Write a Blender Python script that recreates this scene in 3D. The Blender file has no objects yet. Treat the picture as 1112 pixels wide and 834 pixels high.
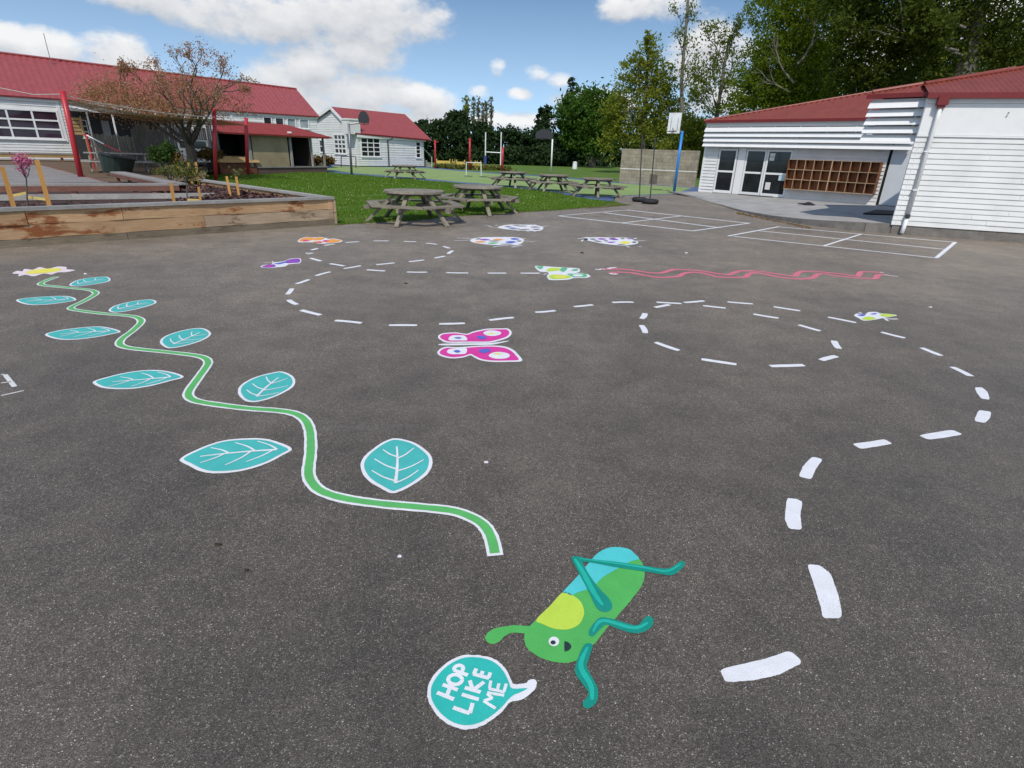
import bpy, bmesh, math, random
import numpy as np
from mathutils import Vector, Matrix
random.seed(7); rng = np.random.default_rng(7)
R = math.radians
scene = bpy.context.scene
COL = scene.collection
# ------------------------------------------------------------------ survey camera (photo 1112 x 834)
F, PITCH, ROLL, H = 600.0, R(22.8), R(1.9), 1.7
_fw = Vector((0, math.cos(PITCH), -math.sin(PITCH))); _r0 = Vector((1, 0, 0)); _u0 = _r0.cross(_fw)
_rt = math.cos(ROLL)*_r0 + math.sin(ROLL)*_u0; _up = -math.sin(ROLL)*_r0 + math.cos(ROLL)*_u0
CAM = Vector((0, 0, H))
def ray(x, y): return _fw + _rt*((x-556)/F) - _up*((y-417)/F)
def G(x, y, z=0.0):
    d = ray(x, y); t = (z-H)/d.z; return Vector((d.x*t, d.y*t, z))
def AT(x, y, Y):
    d = ray(x, y); return CAM + d*(Y/d.y)
def PPM(Y): return F/(Y*math.cos(PITCH)*1.0)          # rough pixels per metre at distance Y near the horizon
cam_d = bpy.data.cameras.new("camera"); cam = bpy.data.objects.new("camera", cam_d); COL.objects.link(cam)
cam_d.sensor_width = 36; cam_d.lens = 36*F/1112; cam_d.clip_end = 3000; cam_d.clip_start = 0.05
m = Matrix((_rt, _up, -_fw)).transposed().to_4x4(); m.translation = CAM; cam.matrix_world = m
scene.camera = cam
# ------------------------------------------------------------------ materials
def nodes_of(name):
    mt = bpy.data.materials.new(name); mt.use_nodes = True
    nt = mt.node_tree; return mt, nt, nt.nodes["Principled BSDF"]
def N(nt, typ, **kw):
    n = nt.nodes.new(typ)
    for k, v in kw.items():
        if k in n.inputs: n.inputs[k].default_value = v
        else: setattr(n, k, v)
    return n
def ramp(nt, src, stops):
    n = nt.nodes.new('ShaderNodeValToRGB'); e = n.color_ramp.elements
    e[0].position, e[0].color = stops[0][0], (*stops[0][1], 1)
    e[1].position, e[1].color = stops[1][0], (*stops[1][1], 1)
    for p, c in stops[2:]:
        k = e.new(p); k.color = (*c, 1)
    nt.links.new(src, n.inputs[0]); return n.outputs[0]
def g3(v): return (v, v, v)
def mixc(nt, fac, a, b, mode='MIX'):
    n = nt.nodes.new('ShaderNodeMix'); n.data_type = 'RGBA'; n.blend_type = mode
    for s, v in ((n.inputs[0], fac), (n.inputs[6], a), (n.inputs[7], b)):
        if hasattr(v, 'links'): nt.links.new(v, s)
        elif isinstance(v, (int, float)): s.default_value = v
        else: s.default_value = (*v, 1)
    return n.outputs[2]
def coords(nt, scale=(1, 1, 1), kind='Object'):
    c = nt.nodes.new('ShaderNodeTexCoord'); mp = nt.nodes.new('ShaderNodeMapping')
    mp.inputs['Scale'].default_value = scale; nt.links.new(c.outputs[kind], mp.inputs[0]); return mp.outputs[0]
def noise(nt, vec, scale, detail=4, rough=.55):
    n = N(nt, 'ShaderNodeTexNoise', Scale=scale, Detail=detail, Roughness=rough); nt.links.new(vec, n.inputs['Vector']); return n.outputs['Fac']
def bump(nt, p, src, strength=.3, dist=.01):
    b = N(nt, 'ShaderNodeBump', Strength=strength, Distance=dist); nt.links.new(src, b.inputs['Height']); nt.links.new(b.outputs[0], p.inputs['Normal'])
MATS = {}
def plain(name, col, rough=.6, var=.12, scale=6, stretch=(1, 1, 1), bmp=0.0, metal=0.0, dirt=None, dirt_amt=.3, spec=.4):
    if name in MATS: return MATS[name]
    mt, nt, p = nodes_of(name)
    v = coords(nt, stretch); f = noise(nt, v, scale, 6, .6)
    c = ramp(nt, f, [(.3, [x*(1-var) for x in col]), (.7, [min(1, x*(1+var)) for x in col])])
    if dirt:
        f2 = noise(nt, v, scale*.4, 8, .65)
        c = mixc(nt, ramp(nt, f2, [(.48, g3(0)), (.72, g3(dirt_amt))]), c, dirt)
    nt.links.new(c, p.inputs['Base Color'])
    p.inputs['Roughness'].default_value = rough; p.inputs['Metallic'].default_value = metal
    p.inputs['Specular IOR Level'].default_value = spec
    if bmp: bump(nt, p, f, bmp, .01)
    MATS[name] = mt; return mt
def wood(name, c1, c2, stain=None, stain_amt=.6, scale=1.0, axis=(1, 12, 12), rough=.75, kind='Object', crack=True):
    if name in MATS: return MATS[name]
    mt, nt, p = nodes_of(name)
    v = coords(nt, axis, kind); f = noise(nt, v, 3*scale, 8, .65)
    v2 = coords(nt, (1, 1, 1), kind); f2 = noise(nt, v2, 1.1*scale, 5, .6)
    c = ramp(nt, f, [(.28, c1), (.72, c2)])
    c = mixc(nt, ramp(nt, f2, [(.35, g3(.0)), (.65, g3(.45))]), c, [x*.55 for x in c1])
    oi = nt.nodes.new('ShaderNodeObjectInfo')
    c = mixc(nt, 1.0, c, ramp(nt, oi.outputs['Random'], [(0, g3(.8)), (1, g3(1.12))]), 'MULTIPLY')
    if stain:
        f3 = noise(nt, coords(nt, (.8, .8, 2.6), kind), 1.5*scale, 7, .7)
        c = mixc(nt, ramp(nt, f3, [(.53, g3(0)), (.60, g3(stain_amt))]), c, stain)
    nt.links.new(c, p.inputs['Base Color']); p.inputs['Roughness'].default_value = rough
    p.inputs['Specular IOR Level'].default_value = .25
    bump(nt, p, f, .35, .006); MATS[name] = mt; return mt
def leafmat(name, cols, trans=.35, rough=.55):
    if name in MATS: return MATS[name]
    mt, nt, p = nodes_of(name)
    ge = nt.nodes.new('ShaderNodeNewGeometry')
    c = ramp(nt, ge.outputs['Random Per Island'], [(0, cols[0]), (1, cols[-1])] + [((i+1)/(len(cols)-1), cc) for i, cc in enumerate(cols[1:-1])])
    nt.links.new(c, p.inputs['Base Color']); p.inputs['Roughness'].default_value = max(rough, .75)
    p.inputs['Specular IOR Level'].default_value = .1
    tr = nt.nodes.new('ShaderNodeBsdfTranslucent'); nt.links.new(mixc(nt, 1.0, c, (1.2, 1.25, .6), 'MULTIPLY'), tr.inputs[0])
    mx = nt.nodes.new('ShaderNodeMixShader'); mx.inputs[0].default_value = trans
    nt.links.new(p.outputs[0], mx.inputs[1]); nt.links.new(tr.outputs[0], mx.inputs[2])
    nt.links.new(mx.outputs[0], nt.nodes['Material Output'].inputs[0]); MATS[name] = mt; return mt
def asphalt_nodes(nt):
    v = coords(nt)
    vo = N(nt, 'ShaderNodeTexVoronoi', Scale=300.0); nt.links.new(v, vo.inputs['Vector'])
    sep = nt.nodes.new('ShaderNodeSeparateColor'); nt.links.new(vo.outputs['Color'], sep.inputs[0])
    return v, vo, sep.outputs[0]
def asphalt():
    mt, nt, p = nodes_of('asphalt'); v, vo, rnd = asphalt_nodes(nt)
    c = ramp(nt, rnd, [(0, (.034, .028, .022)), (.5, (.066, .056, .045)), (.84, (.092, .079, .064)), (.95, (.14, .124, .104)), (.99, (.24, .218, .188)), (1, (.42, .385, .34))])
    v3 = N(nt, 'ShaderNodeTexVoronoi', Scale=62.0); nt.links.new(v, v3.inputs['Vector'])
    s3 = nt.nodes.new('ShaderNodeSeparateColor'); nt.links.new(v3.outputs['Color'], s3.inputs[0])
    c = mixc(nt, 1.0, c, ramp(nt, s3.outputs[1], [(0, g3(.84)), (1, g3(1.14))]), 'MULTIPLY')
    f1 = noise(nt, v, .55, 6, .62); f2 = noise(nt, v, 3.2, 5, .6)
    c = mixc(nt, 1.0, c, ramp(nt, f1, [(.3, (.80, .795, .80)), (.7, (1.32, 1.29, 1.24))]), 'MULTIPLY')
    c = mixc(nt, 1.0, c, ramp(nt, f2, [(.3, g3(.82)), (.7, g3(1.18))]), 'MULTIPLY')
    # far yard lightened in colour, standing for its brighter grazing light and exposure
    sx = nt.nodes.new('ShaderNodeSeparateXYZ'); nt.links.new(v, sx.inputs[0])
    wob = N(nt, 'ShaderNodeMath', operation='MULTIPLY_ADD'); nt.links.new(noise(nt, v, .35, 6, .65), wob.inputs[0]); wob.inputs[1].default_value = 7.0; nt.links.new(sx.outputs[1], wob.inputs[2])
    far_light = N(nt, 'ShaderNodeMapRange'); nt.links.new(wob.outputs[0], far_light.inputs[0]); far_light.inputs[1].default_value = 3.6; far_light.inputs[2].default_value = 13.0
    c = mixc(nt, far_light.outputs[0], c, mixc(nt, 1.0, c, (2.75, 2.65, 2.55), 'MULTIPLY'))
    # pale scuffed patches and tracks of grit
    f4 = noise(nt, coords(nt, (.35, 1.6, 1)), 1.3, 7, .7)
    c = mixc(nt, ramp(nt, f4, [(.6, g3(0)), (.74, g3(.32))]), c, (.24, .22, .19))
    f5 = noise(nt, coords(nt, (1, 1, 1)), 2.1, 8, .75)
    c = mixc(nt, ramp(nt, f5, [(.63, g3(0)), (.7, g3(.35))]), c, (.045, .04, .036))
    nt.links.new(c, p.inputs['Base Color']); p.inputs['Roughness'].default_value = .58; p.inputs['Specular IOR Level'].default_value = .55
    ad = N(nt, 'ShaderNodeMath', operation='ADD'); nt.links.new(vo.outputs['Distance'], ad.inputs[0]); nt.links.new(rnd, ad.inputs[1])
    bump(nt, p, ad.outputs[0], .55, .004); return mt
def paint(name, col, wear=.5):
    if name in MATS: return MATS[name]
    mt, nt, p = nodes_of(name); v, vo, rnd = asphalt_nodes(nt)
    f = noise(nt, v, 9, 5, .6)
    c = ramp(nt, f, [(.3, [x*.9 for x in col]), (.7, [min(.95, x*1.06) for x in col])])
    f2 = noise(nt, v, 2.3, 8, .8)
    ml = N(nt, 'ShaderNodeMath', operation='MULTIPLY'); nt.links.new(rnd, ml.inputs[0]); nt.links.new(f2, ml.inputs[1])
    c = mixc(nt, ramp(nt, ml.outputs[0], [(.50, g3(0)), (.60, g3(wear))]), c, (.12, .11, .10))
    nt.links.new(c, p.inputs['Base Color']); p.inputs['Roughness'].default_value = .6; p.inputs['Specular IOR Level'].default_value = .3
    bump(nt, p, vo.outputs['Distance'], .35, .003); MATS[name] = mt; return mt
def glass(name, col=(.012, .013, .016), rough=.06):
    if name in MATS: return MATS[name]
    mt, nt, p = nodes_of(name); v = coords(nt); f = noise(nt, v, 1.4, 3)
    nt.links.new(ramp(nt, f, [(.35, col), (.7, [x*2.2 for x in col])]), p.inputs['Base Color'])
    p.inputs['Roughness'].default_value = rough; p.inputs['Specular IOR Level'].default_value = .5
    MATS[name] = mt; return mt
def grassmat(name, c1, c2, c3):
    mt, nt, p = nodes_of(name); v = coords(nt)
    c = ramp(nt, noise(nt, v, .45, 8, .65), [(.3, c1), (.5, c2), (.75, c3)])
    c = mixc(nt, 1.0, c, ramp(nt, noise(nt, v, 14, 6, .7), [(.3, g3(.55)), (.7, g3(1.35))]), 'MULTIPLY')
    nt.links.new(c, p.inputs['Base Color']); p.inputs['Roughness'].default_value = .9; p.inputs['Specular IOR Level'].default_value = .15
    bump(nt, p, noise(nt, v, 40, 4), .6, .03); return mt
def blockmat():
    mt, nt, p = nodes_of('concrete_block'); v = coords(nt)
    b = N(nt, 'ShaderNodeTexBrick', Scale=1.0); b.inputs['Brick Width'].default_value = .4; b.inputs['Row Height'].default_value = .2
    b.inputs['Mortar Size'].default_value = .008
    b.inputs['Color1'].default_value = (.30, .26, .20, 1); b.inputs['Color2'].default_value = (.24, .205, .155, 1); b.inputs['Mortar'].default_value = (.17, .145, .11, 1)
    nt.links.new(v, b.inputs['Vector'])
    c = mixc(nt, 1.0, b.outputs['Color'], ramp(nt, noise(nt, v, 1.6, 7, .7), [(.3, g3(.7)), (.7, g3(1.3))]), 'MULTIPLY')
    c = mixc(nt, ramp(nt, noise(nt, coords(nt, (3, .35, 1)), 1.7, 6, .7), [(.54, g3(0)), (.7, g3(.6))]), c, (.09, .08, .06))
    nt.links.new(c, p.inputs['Base Color']); p.inputs['Roughness'].default_value = .9
    bump(nt, p, b.outputs['Fac'], .4, -.01); return mt

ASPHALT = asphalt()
WHITE = paint('white_road_paint', (.74, .73, .755), .6)
OLDWHITE = paint('worn_white_paint', (.66, .65, .64), .8)
TEAL = paint('teal_paint', (.065, .44, .41)); BTEAL = paint('bubble_teal_paint', (.03, .46, .40)); GREEN = paint('green_paint', (.085, .42, .095)); STEMG = paint('stem_green_paint', (.105, .43, .12))
SKYT = paint('light_teal_paint', (.08, .54, .55)); LIME = paint('lime_paint', (.50, .66, .07)); LEGT = paint('dark_teal_paint', (.006, .25, .19)); LEGL = paint('leg_highlight_paint', (.015, .42, .32))
INK = paint('ink_paint', (.02, .035, .04)); MAGENTA = paint('magenta_paint', (.66, .04, .30)); BLUE = paint('blue_paint', (.10, .13, .50)); PURPLE = paint('purple_paint', (.26, .07, .42))
YEL = paint('yellow_paint', (.78, .70, .10)); ORANGE = paint('orange_paint', (.80, .33, .06)); PINK = paint('pink_paint', (.66, .16, .22)); PALEPINK = paint('pale_pink_paint', (.77, .64, .67)); GAPC = paint('grey_gap_paint', (.15, .14, .135)); MINT = paint('mint_paint', (.12, .45, .22)); RED = paint('red_paint', (.55, .06, .08))
WALLW = plain('white_weatherboard_paint', (.66, .66, .655), .55, .03, 3, dirt=(.45, .44, .41), dirt_amt=.38)
TRIMW = plain('white_trim_paint', (.72, .72, .72), .5, .03, 4)
ROOF = plain('red_roof_paint', (.285, .056, .058), .5, .16, 1.6, (2.5, 2.5, .25), dirt=(.22, .05, .04), dirt_amt=.4)
ROOFR = plain('brick_red_roof_paint', (.20, .042, .027), .5, .18, 1.6, (2.5, 2.5, .3), dirt=(.2, .05, .04), dirt_amt=.4)
GUTTER = plain('dark_red_gutter_paint', (.17, .018, .018), .4, .08, 3)
POSTRED = plain('red_post_paint', (.42, .025, .035), .4, .1, 5, dirt=(.3, .05, .05), dirt_amt=.4)
GLASS = glass('dark_window_glass'); DARK = plain('shade_black', (.012, .012, .013), .8, .3, 2)  # near-black put in for the shade inside openings and gaps
PLUMG = glass('plum_window_glass', (.022, .010, .018))
CONC = plain('concrete', (.35, .335, .32), .85, .14, 2.2, bmp=.15, dirt=(.17, .16, .15), dirt_amt=.55)
KERB = plain('kerb_concrete', (.17, .155, .14), .9, .2, 5, bmp=.3, dirt=(.07, .065, .055), dirt_amt=.7)
CUBBY = wood('cubby_plywood', (.22, .085, .035), (.34, .14, .06), rough=.55)
CUBEDGE = wood('cubby_pale_edge', (.42, .30, .18), (.55, .42, .28))
SLEEPER = wood('timber_sleeper', (.40, .235, .12), (.60, .40, .23), stain=(.20, .055, .015), stain_amt=.9, scale=1.0, axis=(1.2, 1.2, 14))
SLEEPERG = wood('grey_timber_sleeper', (.33, .235, .155), (.50, .38, .265), stain=(.10, .06, .035), stain_amt=.7, axis=(1.2, 1.2, 14))
SLEEPLOW = wood('dark_timber_sleeper', (.15, .12, .085), (.28, .22, .155), stain=(.06, .045, .03), stain_amt=.7, axis=(1.2, 1.2, 14))  # darker timber tone for the lowest row
CAPG = wood('weathered_grey_timber', (.28, .265, .25), (.44, .42, .40), axis=(4, 4, 14))
DECK = wood('deck_timber', (.25, .225, .21), (.38, .35, .33), axis=(6, 6, 10))
REDWOOD = wood('reddish_timber', (.17, .075, .055), (.28, .13, .10), axis=(2, 2, 14))
STAKE = wood('new_pine_stake', (.50, .24, .06), (.66, .36, .12), axis=(14, 14, 1.5))
TABLEW = wood('weathered_table_timber', (.17, .145, .11), (.36, .32, .255), axis=(3, 3, 9))
FENCEW = wood('old_paling_timber', (.19, .17, .15), (.40, .37, .335), axis=(12, 12, 1.2))
PLY = wood('beige_plywood', (.38, .30, .18), (.47, .38, .24), axis=(3, 3, 2))
TANW = wood('tan_timber', (.40, .25, .10), (.52, .35, .17))
BROWNB = wood('red_brown_boards', (.17, .06, .035), (.26, .10, .06))
PLUMB = wood('plum_brown_boards', (.12, .07, .065), (.20, .13, .12))
BARKM = plain('tree_bark', (.10, .085, .07), .9, .35, 9, (1, 1, .3), bmp=.6)
PALEBARK = plain('pale_bark', (.15, .135, .11), .9, .3, 9, (1, 1, .3), bmp=.5)
METAL = plain('grey_metal', (.22, .22, .23), .45, .1, 6, metal=.6); DMETAL = plain('dark_metal', (.05, .05, .055), .45, .15, 6, metal=.3)
BLUEP = plain('blue_post_paint', (.03, .20, .58), .4, .1, 4); RUBBER = plain('black_rubber', (.018, .018, .019), .75, .25, 12, bmp=.3)
BOARDW = plain('white_board_paint', (.72, .73, .74), .4, .05, 5, dirt=(.4, .4, .4), dirt_amt=.5)
GREENBIN = plain('dark_green_plastic', (.014, .026, .022), .45, .12, 5); YELLOWP = plain('yellow_timber_paint', (.55, .40, .10), .6, .2, 5)
COURTG = plain('court_green_coating', (.215, .30, .095), .85, .14, .7, dirt=(.29, .34, .15), dirt_amt=.5); COURTB = plain('court_blue_coating', (.07, .11, .24), .85, .2, 1.0, dirt=(.2, .28, .3), dirt_amt=.5)
MULCH = plain('bark_mulch', (.055, .028, .024), .95, .5, 30, bmp=1.0)
SAIL = plain('olive_shade_cloth', (.36, .27, .12), .85, .15, 5); BARE = plain('bare_soil', (.13, .085, .05), .95, .3, 12, bmp=.6)
def porous(mt):                             # knitted shade cloth lets part of the light through
    nt = mt.node_tree; p = nt.nodes['Principled BSDF']; t = nt.nodes.new('ShaderNodeBsdfTransparent'); mx = nt.nodes.new('ShaderNodeMixShader'); mx.inputs[0].default_value = .42
    nt.links.new(p.outputs[0], mx.inputs[1]); nt.links.new(t.outputs[0], mx.inputs[2]); nt.links.new(mx.outputs[0], nt.nodes['Material Output'].inputs[0])
porous(SAIL)
BLOCK = blockmat()
GRASSN = grassmat('lawn_grass', (.06, .12, .016), (.095, .165, .024), (.20, .20, .065)); GRASSF = grassmat('paddock_grass', (.07, .13, .022), (.10, .17, .03), (.15, .19, .05))
BLADE = leafmat('grass_blade', [(.07, .155, .014), (.105, .21, .022), (.155, .265, .04), (.20, .245, .06)], .4)
# ------------------------------------------------------------------ mesh builder
class MB:
    def __init__(s): s.v = []; s.f = []; s.mi = []
    def add(s, vs, fs, mi=0):
        o = len(s.v); s.v += [tuple(v) for v in vs]; s.f += [tuple(i+o for i in f) for f in fs]; s.mi += [mi]*len(fs); return s
    def hexa(s, p, mi=0):      # 8 corners: bottom 4 ccw, top 4 ccw
        return s.add(p, [(3, 2, 1, 0), (4, 5, 6, 7), (0, 1, 5, 4), (1, 2, 6, 5), (2, 3, 7, 6), (3, 0, 4, 7)], mi)
    def box(s, c, sz, rz=0, mi=0, ax=None):
        hx, hy, hz = sz[0]/2, sz[1]/2, sz[2]/2; q = Matrix.Rotation(rz, 3, 'Z') if ax is None else ax
        return s.hexa([Vector(c)+q @ Vector(p) for p in ((-hx, -hy, -hz), (hx, -hy, -hz), (hx, hy, -hz), (-hx, hy, -hz), (-hx, -hy, hz), (hx, -hy, hz), (hx, hy, hz), (-hx, hy, hz))], mi)
    def bar(s, p, q, w, h, mi=0, up=(0, 0, 1)):
        p = Vector(p); q = Vector(q); d = (q-p).normalized(); x = d.cross(Vector(up))
        if x.length < 1e-4: x = d.cross(Vector((0, 1, 0)))
        x.normalize(); y = x.cross(d).normalized(); x = x*w/2; y = y*h/2
        return s.hexa([p-x-y, p+x-y, q+x-y, q-x-y, p-x+y, p+x+y, q+x+y, q-x+y], mi)
    def tube(s, pts, rad, n=8, mi=0, cap=True):
        pts = [Vector(p) for p in pts]; o = len(s.v)
        if not hasattr(rad, '__len__'): rad = [rad]*len(pts)
        for i, p in enumerate(pts):
            d = (pts[min(i+1, len(pts)-1)]-pts[max(i-1, 0)]).normalized()
            x = d.cross(Vector((0, 0, 1)) if abs(d.z) < .9 else Vector((0, 1, 0))).normalized(); y = d.cross(x)
            for k in range(n):
                a = 2*math.pi*k/n; s.v.append(tuple(p+(x*math.cos(a)+y*math.sin(a))*rad[i]))
        for i in range(len(pts)-1):
            for k in range(n):
                a, b = o+i*n+k, o+i*n+(k+1) % n; s.f.append((a, b, b+n, a+n)); s.mi.append(mi)
        if cap:
            s.f.append(tuple(o+k for k in range(n))[::-1]); s.f.append(tuple(o+(len(pts)-1)*n+k for k in range(n))); s.mi += [mi, mi]
        return s
    def poly(s, pts, z0, z1, mi=0):      # vertical prism from a plan outline
        n = len(pts); vs = [(p[0], p[1], z0) for p in pts]+[(p[0], p[1], z1) for p in pts]
        return s.add(vs, [tuple(range(n))[::-1], tuple(range(n, 2*n))]+[(i, (i+1) % n, (i+1) % n+n, i+n) for i in range(n)], mi)
    def build(s, name, mats, parent=None, smooth=False, tri=False, keep=False):
        if not isinstance(mats, (list, tuple)): mats = [mats]
        V = np.array(s.v, dtype=float)
        if parent is not None: off = np.array(parent_world(parent))
        elif keep: off = np.zeros(3)
        else: off = np.array([(V[:, 0].min()+V[:, 0].max())/2, (V[:, 1].min()+V[:, 1].max())/2, V[:, 2].min()])
        me = bpy.data.meshes.new(name); me.from_pydata((V-off).tolist(), [], s.f)
        for mt in mats: me.materials.append(mt)
        if len(mats) > 1: me.polygons.foreach_set('material_index', s.mi)
        if tri:
            bm = bmesh.new(); bm.from_mesh(me); bmesh.ops.triangulate(bm, faces=bm.faces[:]); bm.to_mesh(me); bm.free()
        if smooth: me.polygons.foreach_set('use_smooth', [True]*len(me.polygons))
        me.update(); o = bpy.data.objects.new(name, me); COL.objects.link(o)
        if parent is not None: o.parent = parent
        else: o.location = off
        return o
def parent_world(p):
    v = Vector((0, 0, 0))
    while p is not None: v = v+p.location; p = p.parent
    return v
def tag(o, label, cat, group=None):
    o['label'] = label; o['category'] = cat
    if group: o['group'] = group
    return o
def thing(name, label, cat, loc, group=None):
    o = bpy.data.objects.new(name, None); COL.objects.link(o); o.location = loc; o.empty_display_size = .2; return tag(o, label, cat, group)
def structure(o): o['kind'] = 'structure'; return o
def stuff(o): o['kind'] = 'stuff'; return o
def copy_tree(o, parent=None):
    c = o.copy(); COL.objects.link(c); c.parent = parent
    for ch in list(o.children): copy_tree(ch, c)
    return c
class Wall:                               # a vertical plane; s along, z up, d out towards the yard
    def __init__(w, a, b):
        w.a = Vector((a[0], a[1], 0)); b = Vector((b[0], b[1], 0)); w.len = (b-w.a).length; w.u = (b-w.a).normalized(); w.n = Vector((w.u.y, -w.u.x, 0))
    def off(w, d): return Wall(w.a+w.n*d, w.a+w.n*d+w.u*w.len)
    def hit(w, x, y):
        r = ray(x, y); k = (w.a-CAM); k.z = 0; t = k.dot(w.n)/(r.x*w.n.x+r.y*w.n.y); X = CAM+r*t; return (X-w.a).dot(w.u), X.z
    def at(w, s, d, z): return Vector((w.a.x+w.u.x*s+w.n.x*d, w.a.y+w.u.y*s+w.n.y*d, z))
    def slab(w, mb, s0, s1, z0, z1, d0, d1, mi=0):
        return mb.hexa([w.at(s0, d0, z0), w.at(s0, d1, z0), w.at(s1, d1, z0), w.at(s1, d0, z0), w.at(s0, d0, z1), w.at(s0, d1, z1), w.at(s1, d1, z1), w.at(s1, d0, z1)], mi)
    def boards(w, mb, s0, s1, z0, z1, d0=0.0, exp=.15, lip=.024, mi=0):
        n = max(1, round((z1-z0)/exp)); e = (z1-z0)/n
        for i in range(n):
            za, zb = z0+i*e, z0+(i+1)*e+.002
            cuts = [s0]
            while s1-cuts[-1] > 4.2: cuts.append(cuts[-1]+random.uniform(1.6, 3.8))
            cuts.append(s1)
            for k, (sa, sb) in enumerate(zip(cuts, cuts[1:])):
                l = lip*random.uniform(.8, 1.2); l2 = l*random.uniform(.85, 1.15); sb2 = sb-(.005 if k < len(cuts)-2 else 0)
                mb.hexa([w.at(sa, d0-.02, za+.012), w.at(sa, d0+l, za), w.at(sb2, d0+l2, za), w.at(sb2, d0-.02, za+.012), w.at(sa, d0-.02, zb+.012), w.at(sa, d0-.004, zb+.01), w.at(sb2, d0-.004, zb+.01), w.at(sb2, d0-.02, zb+.012)], mi)
    def boards_holes(w, mb, s0, s1, z0, z1, holes, **k):   # boards round rectangular openings
        zs = sorted({z0, z1, *[h[2] for h in holes], *[h[3] for h in holes]})
        for za, zb in zip(zs, zs[1:]):
            if zb-za < .01: continue
            cut = sorted((h[0], h[1]) for h in holes if h[2] < zb-.005 and h[3] > za+.005); s = s0
            for a, b in cut:
                if a > s+.01: w.boards(mb, s, a, za, zb, **k)
                s = max(s, b)
            if s < s1-.01: w.boards(mb, s, s1, za, zb, **k)
def window(w, parent, s0, s1, z0, z1, cols, rows, gl=GLASS, fr=.05, bars=.025, d=.03, label=None, sill=True):
    mb = MB(); w.slab(mb, s0, s0+fr, z0, z1, -.02, d+.03); w.slab(mb, s1-fr, s1, z0, z1, -.02, d+.03)
    w.slab(mb, s0+fr, s1-fr, z0, z0+fr, -.02, d+.028); w.slab(mb, s0+fr, s1-fr, z1-fr, z1, -.02, d+.028)
    for c in range(1, cols):
        s = s0+fr+(s1-s0-2*fr)*c/cols; w.slab(mb, s-bars/2, s+bars/2, z0+fr, z1-fr, -.01, d+.012)
    for r_ in range(1, rows):
        z = z0+fr+(z1-z0-2*fr)*r_/rows; w.slab(mb, s0+fr, s1-fr, z-bars/2, z+bars/2, -.008, d+.009)
    if sill: w.slab(mb, s0-.05, s1+.05, z0-.05, z0, -.02, d+.08)
    o = mb.build('window', TRIMW, parent)
    if label: o['label'] = label
    g = MB(); w.slab(g, s0+fr, s1-fr, z0+fr, z1-fr, -.03, -.005); g.build('pane', gl, o); return o
def roof_slope(mb, p0, u, back, pitch, s0, s1, L, pitch_len=.15, amp=.016, mi=0, sub=4):
    nn = int((s1-s0)/pitch_len*sub); o = len(mb.v); up = Vector((0, 0, 1)); tp = math.tan(pitch)
    for i in range(nn+1):
        s = s0+(s1-s0)*i/nn; h = amp*math.cos(2*math.pi*i/sub); l = max(.002, L(s)); b = p0+u*s+up*h; t = p0+u*s+back*l+up*(h+l*tp)
        mb.v += [tuple(b), tuple(t)]
    for i in range(nn):
        a = o+2*i; mb.f.append((a, a+2, a+3, a+1)); mb.mi.append(mi)

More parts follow.
